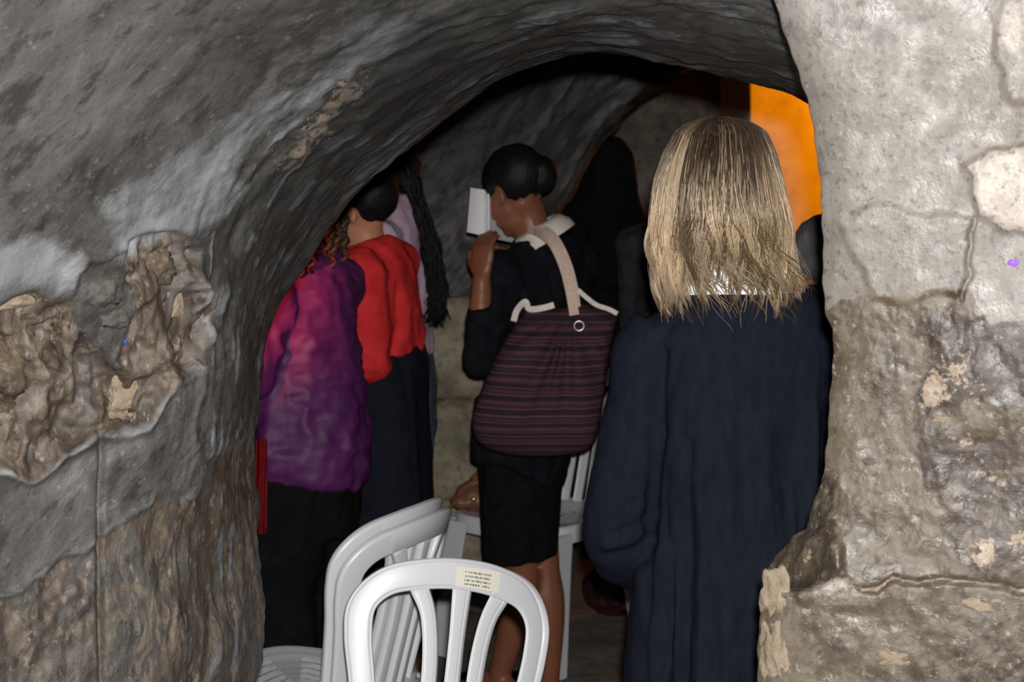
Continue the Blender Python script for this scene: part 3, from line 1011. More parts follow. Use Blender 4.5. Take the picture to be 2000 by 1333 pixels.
def make_chair():
    root = empty('plastic_chair')
    # backrest frame: one bar bent over the top
    cl = [(-0.128, 0.40), (-0.140, 0.50), (-0.158, 0.62), (-0.172, 0.70), (-0.170, 0.755), (-0.135, 0.792), (-0.07, 0.806), (0.0, 0.810),
          (0.07, 0.806), (0.135, 0.792), (0.170, 0.755), (0.172, 0.70), (0.158, 0.62), (0.140, 0.50), (0.128, 0.40)]
    hw = [0.021, 0.021, 0.021, 0.022, 0.024, 0.026, 0.027, 0.027, 0.027, 0.026, 0.024, 0.022, 0.021, 0.021, 0.021]
    v, f = strip(cl, hw, 7)
    back = part('backrest', v, f, M['plastic'], root, True)
    for cl, hw in (([(-0.080, 0.783), (-0.058, 0.735), (-0.046, 0.66), (-0.044, 0.56), (-0.046, 0.41)], [0.016, 0.0135, 0.0135, 0.0135, 0.0135]),
                   ([(0.0, 0.785), (0.0, 0.70), (0.0, 0.60), (0.0, 0.50), (0.0, 0.41)], [0.017, 0.0135, 0.0135, 0.0135, 0.0135]),
                   ([(0.080, 0.783), (0.058, 0.735), (0.046, 0.66), (0.044, 0.56), (0.046, 0.41)], [0.016, 0.0135, 0.0135, 0.0135, 0.0135])):
        v, f = strip(cl, hw, 6)
        part('slat', v, f, M['plastic'], back, True)
    # seat: dished shell with ribs and a turned-down rim
    nu_, nr_ = 56, 15
    a = np.linspace(0, 2 * np.pi, nu_, endpoint=False)
    ca = np.sign(np.cos(a)) * np.abs(np.cos(a)) ** 0.45
    sa = np.sign(np.sin(a)) * np.abs(np.sin(a)) ** 0.45
    V, zt = [], []
    for k in range(nr_):
        q = k / (nr_ - 1)
        rib = 0.0028 * (1 if k % 2 else -1) if 2 <= k <= 11 else 0
        z = 0.418 + 0.018 * q ** 3 + rib
        wx_ = 0.205 - 0.020 * (sa * q > 0)
        V.append(np.stack([wx_ * ca * q, 0.20 * sa * q, np.full(nu_, z)], 1))
    V.append(np.stack([0.212 * ca, 0.207 * sa, np.full(nu_, 0.428)], 1))
    V.append(np.stack([0.214 * ca, 0.209 * sa, np.full(nu_, 0.385)], 1))
    V.append(np.stack([0.206 * ca, 0.201 * sa, np.full(nu_, 0.385)], 1))
    V.append(np.stack([0.198 * ca, 0.195 * sa, np.full(nu_, 0.412)], 1))
    V.append(np.stack([0.001 * ca, 0.001 * sa, np.full(nu_, 0.405)], 1))
    V = np.concatenate(V)
    part('seat', V, grid_faces(nu_, nr_ + 5, True), M['plastic'], root, True)
    # four angle-section legs
    for sx in (-1, 1):
        for sy in (-1, 1):
            rows = []
            m = 7
            for k in range(m):
                q = k / (m - 1)
                cx = sx * (0.208 + 0.020 * q)
                cy = sy * (0.203 + (0.030 if sy < 0 else 0.050) * q)
                wl = 0.088 - 0.026 * q ** 0.7
                th = 0.006
                z = 0.415 * (1 - q)
                pr = [(0, 0), (-wl, 0), (-wl, -th), (-th * 1.8, -th), (-th, -th * 1.8), (-th, -wl), (0, -wl)]
                rows.append([(cx + sx * p_, cy + sy * r_, z) for p_, r_ in pr])
            Vv = np.array(rows).reshape(-1, 3)
            n = 7
            ff = [tuple(q) for q in grid_faces(n, m, True)] + [tuple(range(n)), tuple(range((m - 1) * n, m * n))]
            o = part('leg', Vv, ff, M['plastic'], root, False)
            o.data.polygons.foreach_set('use_smooth', np.zeros(len(o.data.polygons), bool))
    for o in [back] + list(back.children) + list(root.children):
        b = o.modifiers.new('edge', 'BEVEL')
        b.width = 0.0018
        b.segments = 2
        b.limit_method = 'ANGLE'
        b.angle_limit = math.radians(40)
    return root


def copy_tree(o, parent=None):
    c_ = o.copy()
    COL.objects.link(c_)
    c_.parent = parent
    for ch in list(o.children):
        copy_tree(ch, c_)
    return c_


CH_GROUP = 'white plastic stacking chairs'
proto = make_chair()


def place_chair(o, loc, rotz, label):
    o.location = loc
    o.rotation_euler = (0, 0, rotz)
    tag(o, label, 'chair', CH_GROUP)
    return o


chair_b = copy_tree(proto)
chair_c = copy_tree(proto)
chair_d = copy_tree(proto)
front_chair = place_chair(proto, (-0.205, 3.05, 0), math.radians(-24), 'white plastic chair with a printed sticker on its backrest, nearest the camera')
place_chair(chair_b, (-0.428, 3.83, 0), math.radians(242.5), 'white plastic chair side-on behind the stickered chair, lower one of the stack')
o = place_chair(chair_c, (-0.446, 3.839, 0.020), math.radians(242.5), 'white plastic chair nested on top of another behind the stickered chair')
place_chair(chair_d, (0.085, 5.58, 0), math.radians(-38), 'white plastic chair behind the legs of the woman in the black skirt')
# sticker on the top bar of the nearest chair
u_, v_ = np.meshgrid(np.linspace(-0.012, 0.078, 12), np.linspace(0.789, 0.823, 5))
sv = backsurf(u_.ravel(), v_.ravel(), -0.0052)
uvp = np.stack([(u_.ravel() + 0.012) / 0.09, (v_.ravel() - 0.789) / 0.034, np.zeros(u_.size)], 1)
bk = [c_ for c_ in front_chair.children if c_.name.startswith('backrest')][0]
st = obj('sticker', mesh_data('sticker', sv, grid_faces(12, 5), True, {'uvpos': uvp}, M['sticker']), bk)
st['label'] = 'cream printed paper sticker'

# ------------------------------------------------------------------ people
def hand_parts(wr, d, pn, curl=0.5, s=1.0, thumb_side=1.0):
    """palm, four unequal bent fingers and a thumb leaving the side of the palm near its base"""
    d, pn = nrm(d), nrm(pn)
    sd = np.cross(d, pn) * thumb_side
    out = [tube([wr - d * 0.01, wr + d * 0.03 * s, wr + d * 0.07 * s, wr + d * 0.088 * s], np.array([0.024, 0.036, 0.041, 0.034]) * s, np.array([0.019, 0.016, 0.014, 0.011]) * s, sd, 12, 3)]
    for off, L in ((0.030, 0.068), (0.010, 0.078), (-0.011, 0.073), (-0.030, 0.056)):
        p = wr + d * 0.080 * s + sd * off * s
        pts, a = [wr + d * 0.05 * s + sd * off * 0.9 * s, p], 0.15
        for k, fr in enumerate((0.45, 0.30, 0.25)):
            a += curl * (0.9 if k == 0 else 1.0)
            p = p + (d * math.cos(a) + pn * math.sin(a)) * L * fr * s
            pts.append(p)
        out.append(tube(pts, np.array([0.009, 0.0092, 0.0086, 0.008, 0.0068]) * s, None, sd, 8, 3))
    p0 = wr + d * 0.018 * s + sd * 0.022 * s
    td = nrm(sd * 0.75 + d * 0.62 + pn * 0.35)
    p1 = p0 + td * 0.040 * s
    p2 = p1 + nrm(td + d * 0.5 + pn * 0.3) * 0.030 * s
    p3 = p2 + nrm(d + pn * 0.5) * 0.018 * s
    out.append(tube([p0, p1, p2, p3], np.array([0.015, 0.012, 0.0105, 0.008]) * s, None, pn, 8, 3))
    return out


def head_parts(c, hf, hu, s=1.0):
    hf = nrm(hf)
    hu = nrm(hu - hf * np.dot(hu, hf))
    hl = np.cross(hu, hf)
    R = np.stack([hl, hf, hu], 1)
    L = lambda a, b, e: c + (hl * a + hf * b + hu * e) * s
    E = lambda a, b, e, r: ell(L(a, b, e), np.array(r) * s, R, 18, 12)
    out = [E(0, -0.012, 0.022, (0.074, 0.094, 0.086)), E(0, 0.030, -0.030, (0.060, 0.062, 0.072)), E(0, 0.036, -0.070, (0.046, 0.050, 0.046)), E(0, 0.066, -0.098, (0.020, 0.020, 0.018)),
           E(0, 0.078, 0.010, (0.048, 0.016, 0.014)), E(0, 0.100, -0.030, (0.011, 0.018, 0.020)), E(0, 0.098, -0.012, (0.008, 0.012, 0.026)), E(0, 0.106, -0.040, (0.016, 0.011, 0.009)),
           E(0, 0.088, -0.064, (0.022, 0.011, 0.006)), E(0, 0.085, -0.074, (0.020, 0.011, 0.007)), E(0.034, 0.070, -0.034, (0.020, 0.020, 0.024)), E(-0.034, 0.070, -0.034, (0.020, 0.020, 0.024))]
    for sg in (-1, 1):
        Re = np.stack([nrm(hl * sg + hf * 0.35), nrm(hf - hl * sg * 0.35), hu], 1)
        out.append(ell(L(sg * 0.076, -0.012, -0.016), np.array((0.009, 0.020, 0.032)) * s, Re, 12, 8))
        out.append(ell(L(sg * 0.076, -0.004, -0.040), np.array((0.008, 0.011, 0.013)) * s, Re, 10, 8))
    return out, (hl, hf, hu)


def Q(px, py, Y):
    return P(px, py, Y)


class Person:
    def __init__(s, base, label, f, spine, head, hf, skin, arms, H=1.62, legs=None, voxel=0.011, hands=True, curl=0.5, hscale=1.0, slim=0.72):
        """spine: hip, waist, chest, shoulder line, neck base; arms: {'L': (elbow, wrist, hand dir, palm normal)}"""
        s.root = empty('person', (base[0], base[1], 0.0))
        tag(s.root, label, 'person')
        f = nrm(np.array([f[0], f[1], 0.0]))
        l = np.cross((0, 0, 1), f)
        s.f, s.l, s.spine, s.head = f, l, [np.array(p) for p in spine], np.array(head)
        hip, wa, ch, sh, nb = s.spine
        k = H / 1.65
        s.k = k
        parts, s.ax = head_parts(s.head, np.array(hf, float), np.array([0, 0, 1.0]) if abs(hf[2]) < 0.95 else f, k * hscale)
        parts.append(tube([nb - np.array([0, 0, 0.05]), nb + (s.head - nb) * 0.4, s.head - s.ax[2] * 0.03 * k - s.ax[1] * 0.012], np.array([0.060, 0.051, 0.050]) * k, np.array([0.058, 0.052, 0.052]) * k, l, 14, 4))
        low = hip - np.array([0, 0, 0.10])
        s.torso = np.array([low, hip, wa, ch, sh, nb])
        parts.append(tube(s.torso, np.array([0.11, 0.135, 0.112, 0.132, 0.142, 0.055]) * k, np.array([0.075, 0.088, 0.075, 0.090, 0.060, 0.050]) * k, l, 20, 4))
        s.arm = {}
        for sg, nm in ((1, 'L'), (-1, 'R')):
            s0 = sh + l * sg * 0.150 * k - np.array([0, 0, 0.01])
            el, wr, hd, pn = arms[nm]
            el, wr = np.array(el), np.array(wr)
            s.arm[nm] = (s0, el, wr)
            parts.append(tube([s0, s0 + (el - s0) * 0.5, el], np.array([0.050, 0.044, 0.038]) * k * slim, None, f, 12, 4))
            parts.append(tube([el, el + (wr - el) * 0.35, wr], np.array([0.039, 0.038, 0.026]) * k, None, f, 12, 4))
            if hands:
                parts += hand_parts(wr, np.array(hd, float), np.array(pn, float), curl, k, 1.0 if sg > 0 else -1.0)
        s.legs = []
        for sg in (1, -1):
            h0 = low + l * sg * 0.075 * k
            if legs:
                kn, an = (np.array(q) for q in legs[0 if sg > 0 else 1])
            else:
                kn = np.array([h0[0], h0[1], 0.46 * k]) + f * 0.02
                an = np.array([h0[0], h0[1], 0.085]) - f * 0.01 + l * sg * 0.02
            s.legs.append((h0, kn, an))
            parts.append(tube([h0 + np.array([0, 0, 0.06]), h0 + (kn - h0) * 0.5, kn], np.array([0.088 * slim, 0.074 * slim, 0.052]) * k, None, f, 14, 4))
            parts.append(tube([kn, kn + (an - kn) * 0.35 - f * 0.012, an], np.array([0.052, 0.053, 0.034]) * k, None, f, 14, 4))
            parts.append(tube([an - f * 0.045 - np.array([0, 0, 0.045]), an + f * 0.03 - np.array([0, 0, 0.035]), an + f * 0.12 - np.array([0, 0, 0.062]), an + f * 0.17 - np.array([0, 0, 0.068])],
                              np.array([0.028, 0.038, 0.042, 0.028]) * k, np.array([0.030, 0.040, 0.020, 0.012]) * k, l, 12, 4))
            parts.append(tube([an + np.array([0, 0, 0.02]), an - np.array([0, 0, 0.045])], np.array([0.034, 0.036]) * k, None, f, 12, 3))
        v, q = fuse(parts, voxel, 2)
        v[:, 2] = np.maximum(v[:, 2], 0.004)
        part('body', v, q, skin, s.root)

    def add(s, name, shapes, mat, voxel=0.011, it=4, disp=None, label=None, attrs=None):
        v, q = fuse(shapes, voxel, it, disp)
        return part(name, v, q, mat, s.root, label=label)

    def raw(s, name, v, q, mat, label=None, attrs=None):
        return part(name, v, q, mat, s.root, True, attrs, label)

    def top(s, grow=0.018, arm=(1.0, 1.0), hem=None, neck=0.0, sleeve=0.017, fat=1.0):
        """torso and sleeves of a garment over this body; arm: how far the sleeves reach along the forearm"""
        t = s.torso.copy()
        k = s.k
        ru = np.array([0.135, 0.158, 0.130, 0.150, 0.160, 0.062]) * k * fat + grow
        rv = np.array([0.100, 0.108, 0.092, 0.112, 0.074, 0.055]) * k * fat + grow
        if hem is not None:
            t[0] = t[1] + (hem - t[1][2]) * np.array([0, 0, 1.0])
        t[-1] = t[-1] + np.array([0, 0, neck])
        out = [tube(t, ru, rv, s.l, 24, 4)]
        for i, nm in enumerate(('L', 'R')):
            s0, el, wr = s.arm[nm]
            g = sleeve
            out.append(ell(s0, (0.056 * k + g,) * 3))
            out.append(tube([s0, s0 + (el - s0) * 0.5, el], np.array([0.050, 0.046, 0.043]) * k + g, None, s.f, 14, 4))
            if arm[i] > 0:
                e = el + (wr - el) * arm[i]
                out.append(ell(el, (0.042 * k + g,) * 3))
                out.append(tube([el, el + (e - el) * 0.5, e], np.array([0.042, 0.038, 0.033]) * k + g, None, s.f, 14, 4))
        return out

    def cap(s, r=(0.086, 0.098, 0.092), off=(0, -0.024, 0.030), seed=3, amp=0.004):
        hl, hf, hu = s.ax
        R = np.stack([hl, hf, hu], 1)
        c = s.head + (hl * off[0] + hf * off[1] + hu * off[2]) * s.k
        v, q = ell(c, np.array(r) * s.k, R, 36, 24)
        d = nrm_rows(v - c)
        v = v + d * (amp * fbm(v * 40, 3, seed))[:, None]
        return v, q


def locks(paths, r, nside=5, taper=0.35, seed=0, curl=0.0, freq=30.0):
    """tapered hair locks along paths, optionally curling"""
    rg = np.random.default_rng(seed)
    out = []
    for p in paths:
        p = catmull(p, 26)
        L = np.concatenate([[0], np.cumsum(np.linalg.norm(np.diff(p, axis=0), axis=1))])
        if curl:
            ph = rg.uniform(0, 6.28)
            a = curl * smooth01(L, 0.02, 0.12)
            p = p + np.stack([a * np.sin(L * freq * 6.28 / 1.0 + ph), a * np.cos(L * freq * 6.28 + ph), 0 * a], 1)
        rr_ = r * rg.uniform(0.7, 1.3) * (1 - (1 - taper) * (L / L[-1]) ** 2)
        out.append(tube(p, rr_, None, (0.3, 1, 0.1), nside, 1))
    return join(out)


def sections(rows, Y, l, n=28, sub=4):
    """loft given by (py, px centre, half width, half depth); l is the width axis"""
    path = np.array([P(r[1], r[0], r[4] if len(r) > 4 else Y) for r in rows])
    return tube(path, [r[2] for r in rows], [r[3] for r in rows], l, n, sub)


# --- the blonde woman in the navy cardigan, back to the camera
YB = 3.20
bl = Person((0.375, YB), 'blonde woman in a long navy cardigan seen from behind beside the pale pier', (0.0, 1.0),
            [Q(1440, 1120, YB), Q(1440, 950, YB), Q(1436, 760, YB), Q(1430, 640, YB), Q(1418, 555, YB - 0.01)], Q(1407, 372, 3.17), (-0.05, 1, -0.22), M['skin_pale'],
            {'L': (Q(1216, 1030, YB + 0.0), Q(1330, 1085, YB + 0.24), (1, 0.5, 0.1), (0, 0.3, 1)), 'R': (Q(1665, 1030, YB), Q(1540, 1085, YB + 0.24), (-1, 0.5, 0.1), (0, 0.3, 1))}, 1.62, None, 0.009)


def coat_disp(v, n):
    x_, y_ = PX(v)
    bk = smooth01(-n[:, 1], -0.1, 0.3)
    low = smooth01(y_, 620, 1000)
    a = fbm(v * np.array([13, 9, 1.6]), 3, 5, 0.5, True)
    d = 0.014 * low * (a - 0.3) * smooth01(x_, 1215, 1290)
    g = lambda pts, wd: np.exp(-polydist(x_, y_, pts) ** 2 / (2 * wd ** 2))
    d += bk * (-0.016 * g([(1292, 690), (1290, 860), (1274, 1010), (1262, 1090)], 9) - 0.0035 * g([(1335, 610), (1295, 655), (1245, 720), (1195, 775)], 4)
               - 0.007 * g([(1348, 860), (1352, 1050), (1335, 1333), (1330, 1500)], 6) + 0.007 * g([(1370, 860), (1376, 1050), (1362, 1400)], 10) - 0.007 * g([(1318, 1060), (1305, 1200), (1290, 1400)], 6)
               + 0.006 * g([(1300, 1080), (1285, 1250), (1270, 1400)], 9)
               - 0.0025 * g([(1290, 872), (1345, 855), (1440, 810), (1610, 770)], 3.5) - 0.006 * g([(1275, 1005), (1235, 1030), (1195, 1048)], 6) - 0.006 * g([(1266, 1055), (1225, 1080), (1180, 1088)], 6)
               + 0.006 * g([(1270, 1030), (1225, 1055), (1185, 1068)], 8) - 0.005 * g([(1330, 690), (1310, 760), (1300, 850)], 7) - 0.004 * g([(1275, 960), (1230, 985)], 7)
               - 0.006 * g([(1450, 820), (1455, 1000), (1450, 1400)], 14) + 0.006 * g([(1500, 850), (1505, 1050), (1500, 1400)], 18))
    d += 0.0025 * fbm(v * 24, 3, 8)
    return v + n * d[:, None]


coat = [sections([(546, 1416, 0.062, 0.055), (560, 1418, 0.088, 0.064), (588, 1424, 0.136, 0.078), (635, 1430, 0.172, 0.095), (720, 1436, 0.172, 0.108), (850, 1438, 0.160, 0.112), (1000, 1440, 0.158, 0.114),
                  (1150, 1440, 0.180, 0.128), (1333, 1442, 0.205, 0.142), (1600, 1445, 0.228, 0.155), (1850, 1448, 0.245, 0.165)], YB, (1, 0, 0), 30, 4)]
for sg in (1, -1):
    mx = lambda px: px if sg > 0 else 2 * 1438 - px
    coat.append(tube([Q(mx(1290), 650, YB), Q(mx(1258), 690, YB), Q(mx(1246), 780, YB), Q(mx(1226), 890, YB), Q(mx(1206), 1000, YB), Q(mx(1204), 1050, YB + 0.02), Q(mx(1222), 1085, YB + 0.09), Q(mx(1262), 1092, YB + 0.17), Q(mx(1300), 1090, YB + 0.22)],
                     [0.055, 0.056, 0.054, 0.055, 0.058, 0.058, 0.056, 0.050, 0.046], None, (0, 1, 0), 18, 4))
bl.add('cardigan', coat, M['navy'], 0.0065, 5, coat_disp, 'long navy knitted cardigan')
# white shirt collar
rows = []
for (py, px, rx, ry, yo) in [(580, 1420, 0.100, 0.080, 0.0), (560, 1420, 0.096, 0.078, 0.0), (528, 1416, 0.082, 0.070, 0.0), (500, 1412, 0.068, 0.064, 0.005), (490, 1411, 0.063, 0.060, 0.008), (500, 1411, 0.058, 0.056, 0.008), (580, 1414, 0.060, 0.058, 0.008)]:
    c0 = P(px, py, YB - 0.012 + yo)
    a = np.linspace(0, 2 * np.pi, 48, endpoint=False)
    rows.append(np.stack([c0[0] + rx * np.cos(a), c0[1] + ry * np.sin(a), c0[2] + 0.0 * a - 0.012 * np.sin(a)], 1))
bl.raw('collar', np.concatenate(rows), grid_faces(48, 7, True), M['white'], 'white shirt collar')

# hair: streaked strands falling from the crown
HY = [226, 231, 240, 258, 300, 350, 400, 450, 500, 550, 600, 640]
HC = [1402, 1402, 1404, 1405, 1403, 1402, 1404, 1406, 1408, 1410, 1408, 1408]
HW = [6, 36, 64, 87, 106, 121, 130, 136, 137, 132, 122, 112]


def hair_pt(phi, y_, rho, dx=0.0, dd=0.0):
    cx = np.interp(y_, HY, HC)
    hw = np.interp(y_, HY, HW) * rho
    hd = hw * np.where(y_ < 420, 1.02, 1.02 - 0.0022 * (y_ - 420))
    Yc = 3.17
    sc = Yc / F
    z = P(1400, 0, Yc)[2] - 0 * y_
    pts = np.stack([(cx + hw * np.cos(phi) + dx - 1000) * sc * 1.005, Yc - (hd * np.sin(phi) + dd) * sc, np.array([P(1400, q, Yc)[2] for q in np.atleast_1d(y_)])], -1)
    return pts


nl = 230
rg = np.random.default_rng(11)
HV, HF, HCOL = [], [], []
off = 0
YS = 26
ztab_y = np.linspace(200, 680, 481)
ztab = np.array([P(1400, q, 3.17)[2] for q in ztab_y])


def hair_pts(phi, y_, rho, dx, dd):
    cx = np.interp(y_, HY, HC)
    hw = np.interp(y_, HY, HW) * rho
    hd = hw * np.where(y_ < 420, 1.0, 1.0 - 0.0020 * (y_ - 420))
    sc = 3.17 / F
    return np.stack([(cx + hw * np.cos(phi) + dx - 1000) * sc, 3.17 - (hd * np.sin(phi) + dd) * sc, np.interp(y_, ztab_y, ztab)], -1)


for L in range(nl + 26):
    wisp = L >= nl
    phi0 = math.radians(rg.uniform(-42, 222))
    xr = math.cos(phi0)                                   # -1 left .. 1 right
    side = abs(xr)
    y_end = 540 + 30 * rg.normal()
    if xr < -0.62:
        y_end = 572 + 20 * rg.normal()
    elif xr > 0.62:
        y_end = 556 + 26 * rg.normal()
    elif rg.uniform() < 0.68:
        y_end = 503 + 20 * rg.normal()
    lam, ph, am = rg.uniform(130, 230), rg.uniform(0, 6.28), rg.uniform(3, 11)
    tone = rg.uniform()
    lrho = rg.uniform(0.95, 1.02)
    flick = 0.0
    if xr > 0.35:
        flick = rg.uniform(15, 55) if rg.uniform() < 0.22 else rg.uniform(-12, 6)
    elif xr < -0.6:
        flick = rg.uniform(-4, 26)
    else:
        flick = rg.uniform(-14, 22)
    pinch = rg.uniform(0.04, 0.22)
    ns_ = int(rg.integers(16, 34))
    if wisp:                                              # thin loose ends over the collar and shoulder
        phi0 = math.radians(rg.uniform(20, 115))
        y_end, flick, am, pinch, ns_, tone = rg.uniform(560, 615), rg.uniform(5, 62), rg.uniform(4, 12), 0.03, int(rg.integers(3, 8)), rg.uniform(0.1, 0.7)
        lrho = 1.03
    for k in range(ns_):
        u0 = rg.normal() * 0.10
        ye = y_end + 14 * rg.normal()
        if rg.uniform() < 0.05:
            ye += rg.uniform(10, 45)
        ys0 = 227 + 75 * rg.uniform() ** 1.5
        y_ = ys0 + (ye - ys0) * np.linspace(0, 1, YS) ** 1.15
        q = smooth01(y_, 400, ye)
        phi = phi0 + u0 * (1 - (1 - pinch) * q) + 0.05 * np.sin(y_ / 60 + ph)
        e = smooth01(y_, ye - 90, ye)
        dx = am * np.sin(y_ * 6.28 / lam + ph) * smooth01(y_, 330, 520) + flick * e ** 2
        dd = 3.0 * np.sin(y_ * 6.28 / lam + ph * 1.7) * smooth01(y_, 330, 520) + 6 * e
        p = hair_pts(phi, y_, lrho * (1 + 0.012 * rg.normal()), dx, dd)
        rad = (0.00055 if k % 4 else 0.0009) * (1 - 0.75 * np.linspace(0, 1, YS) ** 3) * (0.25 + 0.75 * smooth01(np.linspace(0, 1, YS), 0, 0.15))
        t_ = np.gradient(p, axis=0)
        t_ = nrm_rows(t_)
        ou = nrm_rows(np.stack([np.cos(phi), -np.sin(phi), 0 * phi], 1))
        sd = nrm_rows(np.cross(t_, ou))
        ou = np.cross(sd, t_)
        ring = np.stack([p + sd * (1.5 * rad)[:, None], p + ou * (0.8 * rad)[:, None], p - sd * (1.5 * rad)[:, None]], 1)
        HV.append(ring.reshape(-1, 3))
        HF.append(grid_faces(3, YS, True) + off)
        off += YS * 3
        root_end = 300 + 30 * rg.uniform() + 60 * (1 - side) - 50 * (tone > 0.7) + 20 * math.sin(phi0 * 7)
        rt = smooth01(y_, root_end - 40, root_end + 70)[:, None]
        if tone > 0.40:
            light_c = np.array([0.56, 0.435, 0.295]) * (0.80 + 0.4 * tone) * (0.9 + 0.2 * rg.uniform())
        else:
            light_c = np.array([0.26, 0.175, 0.100]) * (0.6 + 1.2 * tone) * (0.85 + 0.3 * rg.uniform())
        if rg.uniform() < 0.06:
            light_c = np.array([0.13, 0.085, 0.05])
        root_c = np.array([0.060, 0.040, 0.028]) * (0.6 + 0.8 * rg.uniform())
        if tone > 0.8:
            root_c = np.array([0.22, 0.17, 0.12])
        tip = smooth01(y_, ye - 60, ye)[:, None]
        cc = root_c * (1 - rt) + light_c * rt
        cc = cc * (1 - 0.30 * tip) * (0.86 + 0.22 * np.sin(y_ / 34.0 + phi0 * 4 + 0.6 * ph))[:, None]
        HCOL.append(np.repeat(cc, 3, axis=0))
# inner mass of hair under the strands
ph_ = np.linspace(math.radians(-50), math.radians(230), 60)
ysh = np.concatenate([np.linspace(227, 470, 30), [480, 488]])
rows = []
for y_ in ysh:
    yy = np.full(60, y_) + (18 * np.sin(ph_ * 9) + 10 * np.sin(ph_ * 23)) * smooth01(y_, 440, 488)
    rows.append(hair_pts(ph_, yy, 0.955 - 0.10 * smooth01(y_, 465, 488), 0, 0))
sv = np.concatenate(rows)
HV.append(sv)
HF.append(grid_faces(60, len(ysh)) + off)
off += len(sv)
shc = np.repeat(np.linspace(0, 1, len(ysh)), 60)[:, None]
shq = smooth01(shc, 0.22, 0.62)
HCOL.append(np.array([0.05, 0.034, 0.023]) * (1 - shq) + np.array([0.30, 0.215, 0.13]) * shq)
bl.raw('hair', np.concatenate(HV), np.concatenate(HF), M['blonde'], 'shoulder-length streaked blonde hair', {'col': np.concatenate(HCOL)})

# --- the dark-haired woman reading, with the striped tote bag
YW = 5.2
HFW = np.array((-0.66, 0.58, -0.48))
w2 = Person((0.03, YW), 'woman with a dark hair bun in a black sweater and skirt reading an open booklet', (-0.72, 0.69),
            [Q(1020, 905, YW), Q(1032, 760, YW), Q(1050, 630, YW), Q(1056, 520, YW), Q(1050, 455, YW)], Q(1001, 372, YW), HFW, M['skin_brown'],
            {'L': (Q(936, 700, 5.00), Q(941, 540, 5.03), (0.03, 0.25, 1), (0.55, 0.8, 0.0)), 'R': (Q(1035, 700, 5.45), Q(1000, 560, 5.42), (-0.1, -0.1, 1), (-0.5, -0.7, 0))}, 1.56,
            [(Q(1022, 1110, YW - 0.02), Q(978, 1312, YW + 0.02)), (Q(1060, 1115, YW + 0.03), Q(1071, 1330, YW + 0.03))], 0.0062, True, 0.45)
w2.add('sweater', w2.top(0.016, (0.62, 0.9), 0.84, -0.012, 0.010), M['blackknit'], 0.009, 4, folds(0.008, 12, 9, 4))
w2.add('skirt', [sections([(730, 1030, 0.120, 0.105), (800, 1026, 0.125, 0.110), (890, 1018, 0.130, 0.108), (1000, 1014, 0.126, 0.100), (1060, 1013, 0.122, 0.096), (1086, 1013, 0.121, 0.095)], YW, w2.l)], M['black'], 0.009, 3, folds(0.006, 12, 2.5, 6))
hl, hf, hu = w2.ax
hair = w2.raw('hair', *w2.cap((0.084, 0.104, 0.090), (0, -0.026, 0.034), 5, 0.003), M['blackhair'], 'smooth black hair drawn back')
bun_c = P(1053, 341, YW - 0.03)
v, q = ell(bun_c, (0.050, 0.046, 0.052), None, 30, 18)
v = v + nrm_rows(v - bun_c) * (0.003 * fbm(v * 40, 2, 7))[:, None]
part('bun', v, q, M['blackhair'], hair)
for sg in (-1, 1):
    v, q = ell(w2.head + hf * 0.080 + hl * sg * 0.031 - hu * 0.006, (0.0115,) * 3, None, 14, 10)
    w2.raw('eye', v, q, M['white'])
rows = []
nb = w2.spine[4]
nd = nrm(w2.head - nb)
e1 = nrm(w2.l - nd * np.dot(w2.l, nd))
e2 = np.cross(nd, e1)
for (h_, r_, fl) in [(-0.026, 0.100, 0.0), (-0.006, 0.096, 0), (0.014, 0.080, 0), (0.024, 0.066, 0), (0.018, 0.058, 0), (-0.03, 0.058, 0)]:
    a = np.linspace(0, 2 * np.pi, 40, endpoint=False)
    rows.append(nb + nd * h_ + r_ * (np.cos(a)[:, None] * e1 * 0.98 + np.sin(a)[:, None] * e2 * 0.92) + np.array([0.008, 0, 0]))
w2.raw('collar', np.concatenate(rows), grid_faces(40, 6, True), M['cream'], 'pale pinkish collar')

# booklet: two leaves opening from the spine, several pages each
bk_root = empty('booklet', P(955, 460, 5.2))
tag(bk_root, 'open white booklet held up before the face of the bun-haired woman', 'book')
s0, s1 = P(956, 466, 5.17), P(953, 374, 5.17)


def leaf(name, b0, b1, o0, o1, th, mat, bend):
    u_ = np.linspace(0, 1, 9)
    rows = []
    nn = nrm(np.cross(o0 - b0, b1 - b0))
    for q_ in np.linspace(0, 1, 6):
        a0, a1 = b0 + (b1 - b0) * q_, o0 + (o1 - o0) * q_
        rows.append(a0 + (a1 - a0) * u_[:, None] + nn * (bend * np.sin(u_ * np.pi))[:, None])
    g = np.array(rows).reshape(-1, 3)
    n_ = len(g)
    ff = grid_faces(9, 6)
    bord = list(range(9)) + [9 * j + 8 for j in range(1, 6)] + [45 + i for i in range(7, -1, -1)] + [9 * j for j in range(4, 0, -1)]
    vv = np.concatenate([g, g + nn * th])
    fs = [tuple(q_) for q_ in ff] + [tuple(q_[::-1] + n_) for q_ in ff] + [(bord[i], bord[(i + 1) % len(bord)], bord[(i + 1) % len(bord)] + n_, bord[i] + n_) for i in range(len(bord))]
    return part(name, vv, fs, mat, bk_root, False)


leaf('cover', P(946, 461, 5.17), P(947, 371, 5.17), P(914, 454, 5.13), P(921, 367, 5.13), 0.004, M['paper'], 0.003)
leaf('page', P(946, 462, 5.18), P(948, 374, 5.18), P(980, 462, 5.32), P(978, 378, 5.32), 0.002, M['paper'], 0.006)
leaf('page', P(954, 462, 5.175), P(953, 374, 5.175), P(1017, 474, 5.40), P(1014, 384, 5.40), 0.003, M['paper'], -0.004)
leaf('cover', P(955, 464, 5.18), P(954, 372, 5.18), P(1020, 478, 5.43), P(1017, 382, 5.43), 0.003, M['paper'], -0.004)

